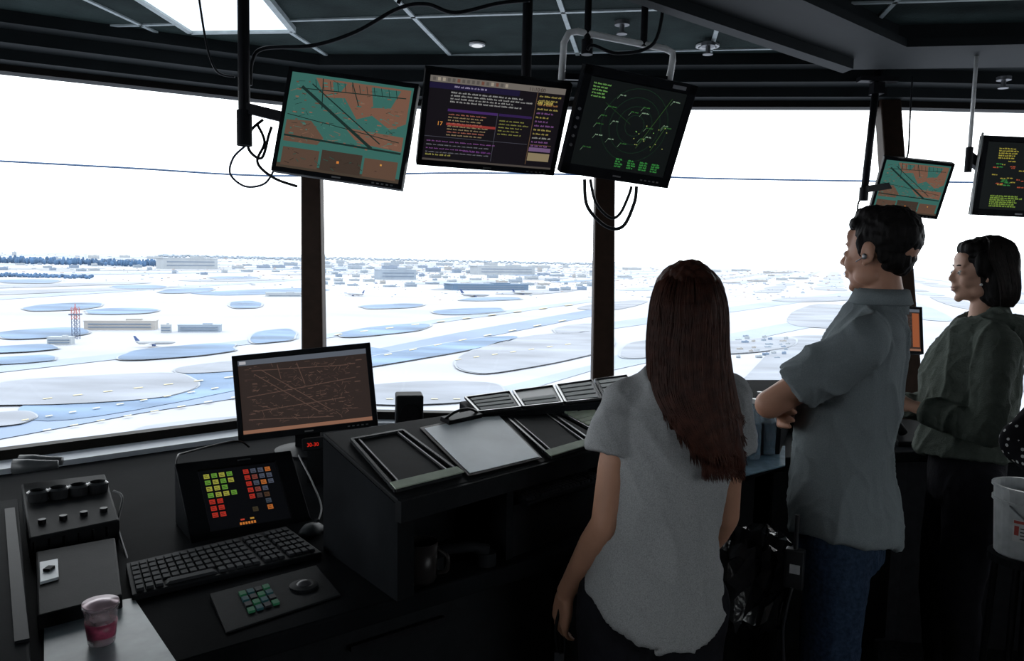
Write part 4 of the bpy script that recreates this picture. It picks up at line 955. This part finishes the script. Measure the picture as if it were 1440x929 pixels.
# --- woman in grey tee
loc=(.358,1.75,0); foot=[(-1,(-.09,-.02)),(1,(.10,.0))]
rg=[(-.02,0,.80,.15,.11),(-.02,0,.92,.145,.105),(-.012,0,1.02,.118,.09),(.0,0,1.12,.12,.095),(.01,0,1.24,.130,.10),(.015,-.005,1.33,.12,.085),(.02,-.01,1.385,.09,.065),(.03,-.01,1.43,.055,.05)]
arms=[(-1,(-.106,-.005,1.335),(-.138,-.03,1.06),(-.205,.10,.845),(-.12,.15,-1),(.9,.3,0),.55),(1,(.138,-.005,1.345),(.148,.02,1.06),(.13,.17,.88),(-.2,.6,-.6),(-.9,0,.1),.5)]
t,mb,HM=person('woman with long auburn hair in a loose grey t-shirt, back turned, arm hanging',loc,.08,.96,(.035,-.0,1.535),-.05,arms,rg,SKIN_A,True,af=1.0)
legs(mb,.96,(-.02,0),foot,(.085,.055,.038)); b=mb.build('body',SKIN_A,t,local=True); rem(b,.0055,5)
mb=MB(); 
R_=[ering((-.02,0,.80),.160,.125,sag=.09,tilt=-.15),ering((-.021,0,.86),.156,.122,sag=.05,tilt=-.1),ering((-.02,0,.93),.146,.118,sag=.0),ering((-.012,0,1.02),.134,.112),ering((.0,0,1.12),.135,.113),ering((.008,0,1.22),.140,.116),ering((.013,0,1.31),.134,.104),ering((.018,-.005,1.37),.104,.082),ering((.025,-.01,1.41),.07,.06)]
mb.loft(R_)
for sd,sh,el,*_ in arms:
    sh,el=V(sh),V(el); d=(el-sh); mb.chain([V((.02+sd*.05,-.01,1.370)),sh+V((0,0,.002)),sh+d*.15],[.044,.048,.051]); mb.cyl(sh+d*.1,sh+d*.42+V((sd*.006,0,0)),.052,.062,n=24)
o=mb.build('t_shirt',TEE,t,local=True); rem(o,.0062,4,folds(.016,1.3,9),1)
mb=MB(); mb.loft([ering((-.02,0,.80),.135,.105),ering((-.02,0,.92),.14,.105),ering((-.02,0,1.0),.12,.095)]); legs(mb,.96,(-.02,0),foot,(.10,.066,.05)); o=mb.build('trousers',TROU,t,local=True); rem(o,.009,5,folds(.006,2.2,14))
shoes(t,.95,foot)
hz=[(.035,-.005,1.63,.04,.05),(.032,-.008,1.605,.064,.082),(.032,-.010,1.565,.077,.096),(.032,-.012,1.52,.082,.102),(.031,-.018,1.47,.085,.098),(.032,-.035,1.42,.088,.086),(.035,-.055,1.375,.090,.072),(.046,-.083,1.33,.083,.052),(.060,-.102,1.29,.069,.042),(.073,-.114,1.255,.055,.035),(.084,-.119,1.225,.040,.026),(.094,-.120,1.20,.022,.014)]
mb=MB(); mb.sph((.033,-.005,1.573),(.077,.095,.080)); mb.loft([ering(r[:3],r[3],r[4],e=2.1) for r in hz]); 
rh=random.Random(11)
for k in range(60):
    u=rh.uniform(-1,1); x=.038+u*.078; zb=1.345-.115*((u+1)/2)**.8; y=-.078-.045*((u+1)/2)-rh.uniform(0,.012); L=rh.uniform(.015,.045)
    mb.tube([V((x-.004,y+.012,zb+.09)),V((x,y-.004,zb+.03)),V((x+.006+rh.uniform(-.006,.008),y-.008,zb-L*.4)),V((x+.010+rh.uniform(-.008,.010),y-.008,zb-L))],[.011,.010,.006,.0025],n=8)
o=mb.build('hair',HAIR_R,t,local=True); rem(o,.0038,3,strands(.0042,85,2.0,3))
mb=MB()
for k in range(1100):
    a=rh.uniform(PI*.85,PI*2.15); e=int(len(hz)-1-rh.random()**2*4); pts=[]; w0=rh.uniform(-1,1)
    st0=rh.randint(0,3)
    for i in range(st0,e+1):
        cx,cy,cz,rx,ry=hz[i]; aa=a+.12*noise.noise(V((w0*9,cz*5,k))); f=1.03+.03*rh.random()
        pts.append(V((cx+rx*f*math.cos(aa),cy+ry*f*math.sin(aa)-.002,cz)))
    L=rh.uniform(.0,.035); p=pts[-1]; pts.append(p+V((.008+rh.uniform(-.006,.006),-.002,-L-.005)))
    P2=cr(pts,3); mb.tube(P2,[.0010]*(len(P2)-1)+[.0003],n=3)
mb.build('hair_strands',HAIR_S,t,local=True,smooth=True)
hp=t.matrix_world@V((-.215,.11,.76)); kt=thing('key_lanyard','dark lanyard with keys hanging from the hand of the woman in grey','keys',hp)
MB().tube(cr([hp+V((0,0,.05)),hp+V((-.012,-.02,0)),hp+V((-.005,-.02,-.06)),hp+V((.012,-.01,-.07)),hp+V((.01,-.01,0)),hp+V((0,0,.04))]),.004).build('strap',BLK,kt,smooth=True)
MB().box(hp+V((.004,-.02,-.09)),(.012,.004,.05)).build('key',GRM,kt); MB().box(hp+V((-.008,-.022,-.085)),(.012,.004,.045)).build('key',GRM,kt)
# --- man
loc=(.985,2.2,0); foot=[(-1,(-.10,-.02)),(1,(.11,.05))]; rzM=math.radians(62)
rg=[(0,.02,.90,.150,.11),(0,.02,1.02,.145,.11),(0,.025,1.12,.145,.11),(0,.01,1.25,.155,.115),(0,-.005,1.38,.165,.11),(0,-.020,1.47,.15,.095),(0,-.028,1.52,.10,.07),(0,-.028,1.555,.055,.052)]
arms=[(-1,(-.175,-.015,1.44),(-.200,.205,1.265),(.03,.215,1.25),(1,-.15,.05),(0,-1,-.2),.5),(1,(.175,-.015,1.44),(.18,.15,1.20),(-.02,.185,1.22),(-1,.0,.1),(0,-1,0),.5)]
t,mb,HM=person('man with short black hair in a slate grey shirt, arms crossed, looking left',loc,rzM,1.03,(0,-.035,1.685),-.42,arms,rg,SKIN_B)
legs(mb,1.05,(0,.02),foot,(.08,.058,.042)); b=mb.build('body',SKIN_B,t,local=True); rem(b,.005,4)
mb=MB(); mb.loft([ering((0,.015,.875),.186,.150,sag=.035),ering((0,.015,.91),.184,.148,sag=.01),ering((0,.020,.98),.178,.142),ering((0,.028,1.06),.168,.132),ering((0,.028,1.14),.165,.130),ering((0,.014,1.25),.172,.132),ering((0,-.003,1.38),.176,.122),ering((0,-.020,1.46),.158,.104),ering((0,-.028,1.51),.112,.085),ering((0,-.030,1.545),.072,.070)])
for sd,sh,el,*_ in arms:
    sh,el=V(sh),V(el); d=el-sh; mb.chain([V((sd*.06,-.028,1.49)),sh+V((0,0,.006)),sh+d*.3],[.052,.062,.062]); mb.cyl(sh+d*.25,sh+d*.70,.063,.070,n=24)
o=mb.build('shirt',SHIRT,t,local=True); rem(o,.0062,4,folds(.017,4.1,9,.6),1)
mb=MB()
cy=-.050
mb.loft([ering((0,cy+.012,1.520),.082,.080),ering((0,cy,1.580),.066,.066),ering((0,cy,1.588),.062,.062),ering((0,cy,1.582),.057,.057),ering((0,cy,1.53),.058,.058)])
mb.loft([ering((0,cy+.005,1.584),.063,.063),ering((0,cy+.004,1.586),.070,.070),ering((0,cy+.006,1.548),.088,.084),ering((0,cy+.006,1.544),.082,.078)]); mb.build('collar',SHIRT,t,local=True,smooth=True)
mb=MB(); mb.loft([ering((0,.02,.80),.145,.115),ering((0,.02,.95),.145,.112),ering((0,.02,1.03),.130,.10)]); legs(mb,1.05,(0,.02),foot,(.088,.072,.060),hip=.83); o=mb.build('jeans',JEAN,t,local=True); rem(o,.009,5,folds(.007,7.2,13),1)
shoes(t,1.08,foot); eyes(t,HM)
mb=MB(); mb.sph((0,-.022,.046),(.080,.088,.082)); mb.sph((0,-.048,-.008),(.060,.044,.052)); mb.sph((0,.045,.078),(.056,.036,.032)); mb.sph((0,.02,.10),(.055,.05,.03))
for s in(-1,1): mb.sph((s*.066,.016,.020),(.011,.013,.032)); mb.sph((s*.062,-.038,.0),(.011,.014,.030))
mb.xf(HM); o=mb.build('hair',HAIR_K,t,local=True); rem(o,.0040,2,strands(.0036,80,60,3))
MB().sph((-.084,-.002,-.010),(.004,.006,.008)).tube([V((-.083,0,-.012)),V((-.081,.012,-.018)),V((-.077,.024,-.024))],.0014).xf(HM).build('earpiece',GRM,t,local=True,smooth=True)
W=t.matrix_world
bp=W@V((-.20,.115,.82)); r_t=thing('belt_radio','black handheld radio with white badge clipped at the hip of the man','radio',bp); R=Matrix.Rotation(rzM+PI/2,3,'Z')
RDM=mat('radio_plastic',(.02,.021,.024),.4,spec=.35)
MB().box(bp,(.05,.03,.11),R).build('body',RDM,r_t,bevel=.004); MB().cyl(bp+V((0,0,.05)),bp+V((0,0,.15)),.006).build('antenna',RDM,r_t); MB().box(bp+R@V((0,.018,-.0))+V((-.004,-.018,.01)),(.026,.004,.024),R).build('badge',mat('badge_card',(.45,.46,.48),.4),r_t)
MB().tube(cr([bp+V((-.01,-.015,-.05)),bp+V((-.03,-.02,-.16)),bp+V((-.02,-.02,-.28)),bp+V((-.01,-.01,-.34))]),.005).build('lanyard',RDM,r_t,smooth=True)
# --- woman in olive jacket
loc=(1.64,2.75,0); foot=[(-1,(-.09,.0)),(1,(.09,.03))]; rzW=math.radians(78)
rg=[(0,0,.90,.145,.11),(0,0,1.02,.13,.10),(0,.005,1.12,.13,.105),(0,.01,1.25,.14,.115),(0,0,1.36,.145,.10),(0,-.01,1.43,.120,.08),(0,-.015,1.475,.07,.055),(0,-.015,1.51,.042,.042)]
arms=[(-1,(-.145,-.01,1.39),(-.19,.01,1.12),(-.08,.225,1.165),(.35,.8,.15),(.7,-.1,.5),.7),(1,(.145,-.01,1.39),(.19,.02,1.11),(.07,.235,1.14),(-.35,.8,.15),(-.7,-.1,.5),.7)]
t,mb,HM=person('woman with a dark bob in an olive jacket, profile to the left, forearms raised',loc,rzW,.98,(0,.005,1.635),.06,arms,rg,SKIN_C,True)
legs(mb,1.0,(0,0),foot,(.09,.056,.04)); b=mb.build('body',SKIN_C,t,local=True); rem(b,.005,5)
mb=MB(); mb.loft([ering((0,.01,.985),.176,.156,sag=.02),ering((0,.012,1.03),.170,.152),ering((0,.015,1.08),.160,.142),ering((0,.018,1.15),.164,.148),ering((0,.016,1.25),.168,.146),ering((0,.0,1.35),.162,.128),ering((0,-.01,1.42),.138,.108),ering((0,-.015,1.47),.100,.085)])
for sd,sh,el,wr,*_ in arms:
    sh,el,wr=V(sh),V(el),V(wr); mb.chain([V((sd*.06,-.015,1.44)),sh+V((0,0,.006)),sh*.5+el*.5,el],[.050,.062,.060,.056]); mb.cyl(el,el+(wr-el)*.80,.056,.046,n=20)
o=mb.build('jacket',JACK,t,local=True); rem(o,.0062,3,folds(.017,9.4,11,.7),1)
mb=MB(); mb.chain([(-.085,-.02,1.47),(-.085,-.085,1.45),(0,-.135,1.42),(.085,-.085,1.45),(.085,-.02,1.47)],[.024,.044,.058,.044,.024])
mb.chain([(-.05,-.12,1.39),(0,-.14,1.365),(.05,-.12,1.39)],[.040,.045,.040])
mb.chain([(-.045,.050,1.445),(-.070,.01,1.475),(-.065,-.05,1.495),(0,-.080,1.500),(.065,-.05,1.495),(.070,.01,1.475),(.045,.050,1.445)],[.014,.018,.022,.024,.022,.018,.014])
o=mb.build('hood',JACK,t,local=True); rem(o,.005,4,folds(.014,2.4,16,.8))
mb=MB(); mb.loft([ering((0,0,.82),.145,.115),ering((0,0,.95),.148,.118),ering((0,0,1.04),.14,.11)]); legs(mb,1.0,(0,0),foot,(.10,.066,.05)); o=mb.build('trousers',TROU,t,local=True); rem(o,.009,5,folds(.006,5.2,14))
shoes(t,.95,foot); eyes(t,HM)
hk=[(0,-.01,.128,.04,.045),(0,-.018,.105,.075,.078),(0,-.022,.05,.090,.094),(0,-.038,.0,.096,.080),(0,-.050,-.05,.098,.073),(0,-.056,-.09,.092,.065),(0,-.058,-.118,.076,.046)]
mb=MB(); mb.sph((0,-.024,.046),(.086,.096,.086)); mb.sph((0,.032,.084),(.064,.046,.032))
mb.loft([ering(r[:3],r[3],r[4]) for r in hk[2:]])
for s in(-1,1): mb.sph((s*.073,.022,.03),(.018,.026,.05))
mb.xf(HM); o=mb.build('hair',HAIR_K,t,local=True); rem(o,.0042,3,strands(.0040,70,4,5))
mb=MB()
for k in range(500):
    a=rh.uniform(PI*.9,PI*2.1); pts=[]
    for i,(cx,cy_,cz,rx,ry) in enumerate(hk):
        f=1.02+.03*rh.random(); aa=a+.08*noise.noise(V((k*.7,cz*8,0))); pts.append(V((cx+rx*f*math.cos(aa),cy_+ry*f*math.sin(aa),cz)))
    pts=pts[:rh.choice([6,7,7])]; P2=cr(pts,3); mb.tube(P2,[.0010]*(len(P2)-1)+[.0003],n=3)
mb.xf(HM); mb.build('hair_strands',HAIR_KS,t,local=True,smooth=True)
MB().sph((-.090,.030,-.042),.005).xf(HM).build('earring',mat('pearl',(.6,.6,.6),.15),t,local=True,smooth=True)
W=t.matrix_world; c=W@V((0,.35,1.18)); ph=thing('handheld_device','small dark device held in the hands of the woman in olive','device',c); R=Matrix.Rotation(rzW,3,'Z')@Matrix.Rotation(.5,3,'X')
MB().box(c,(.13,.09,.012),R).build('body',BLK,ph,bevel=.003); MB().box(c+R@V((0,0,.007)),(.115,.075,.002),R).build('screen',mat('dark_glass',(.02,.03,.04),.08),ph)
# --- person at the right edge in polka dots
DOT=mat('polka_cloth',(.01,.01,.012),.85,spec=.05); nt=DOT.node_tree; vo=nt.nodes.new('ShaderNodeTexVoronoi'); vo.inputs['Scale'].default_value=48; vo.inputs['Randomness'].default_value=.25
tc=nt.nodes.new('ShaderNodeTexCoord'); nt.links.new(tc.outputs['Object'],vo.inputs['Vector']); rp=nt.nodes.new('ShaderNodeValToRGB'); rp.color_ramp.interpolation='CONSTANT'; rp.color_ramp.elements[0].color=(.4,.4,.4,1); rp.color_ramp.elements[1].color=(.008,.008,.010,1); rp.color_ramp.elements[1].position=.25
nt.links.new(vo.outputs['Distance'],rp.inputs[0]); nt.links.new(rp.outputs[0],nt.nodes['Principled BSDF'].inputs['Base Color'])
loc=(1.70,2.12,0); rzP=math.radians(88)
rg=[(0,0,.88,.155,.12),(0,0,1.0,.14,.11),(0,.0,1.12,.138,.11),(0,.0,1.25,.15,.12),(0,0,1.34,.155,.11),(0,-.01,1.41,.135,.09),(0,-.015,1.455,.09,.07),(0,-.015,1.49,.055,.055)]
arms=[(-1,(-.155,-.01,1.375),(-.17,.11,1.15),(-.03,.12,1.02),(.6,.1,-.7),(0,-1,0),.6),(1,(.155,-.01,1.375),(.17,.18,1.14),(.02,.12,1.02),(-.6,-.1,-.7),(0,-1,0),.6)]
t,mb,HM=person('person in a black top with white polka dots, cropped by the right edge',loc,rzP,.97,(0,-.05,1.60),0,arms,rg,SKIN_C,True)
legs(mb,.97,(0,0),foot,(.09,.056,.04)); b=mb.build('body',SKIN_C,t,local=True); rem(b,.0065,4)
mb=MB(); mb.loft([ering((0,0,.85),.165,.13),ering((0,0,1.0),.15,.12),ering((0,0,1.25),.162,.13),ering((0,0,1.34),.165,.12),ering((0,-.01,1.41),.145,.10),ering((0,-.015,1.45),.095,.08)])
for sd,sh,el,wr,*_ in arms:
    sh,el,wr=V(sh),V(el),V(wr); mb.chain([V((sd*.06,-.015,1.42)),sh+V((0,0,.006)),sh*.5+el*.5,el],[.048,.062,.060,.055]); mb.cyl(el,el+(wr-el)*.85,.055,.044,n=20)
o=mb.build('dotted_top',DOT,t,local=True); rem(o,.008,4,folds(.01,3.4,9))
mb=MB(); mb.loft([ering((0,0,.82),.145,.115),ering((0,0,.95),.148,.118)]); legs(mb,.97,(0,0),foot,(.10,.066,.05)); o=mb.build('trousers',TROU,t,local=True); rem(o,.010,5)
shoes(t,.95,foot); eyes(t,HM)
mb=MB(); mb.sph((0,-.022,.044),(.086,.096,.085)); mb.loft([ering((0,-.03,.04),.086,.085),ering((0,-.05,-.05),.09,.06),ering((0,-.06,-.14),.08,.045)]); mb.xf(HM); o=mb.build('hair',HAIR_K,t,local=True); rem(o,.006,2,strands(.003,80,5,5))
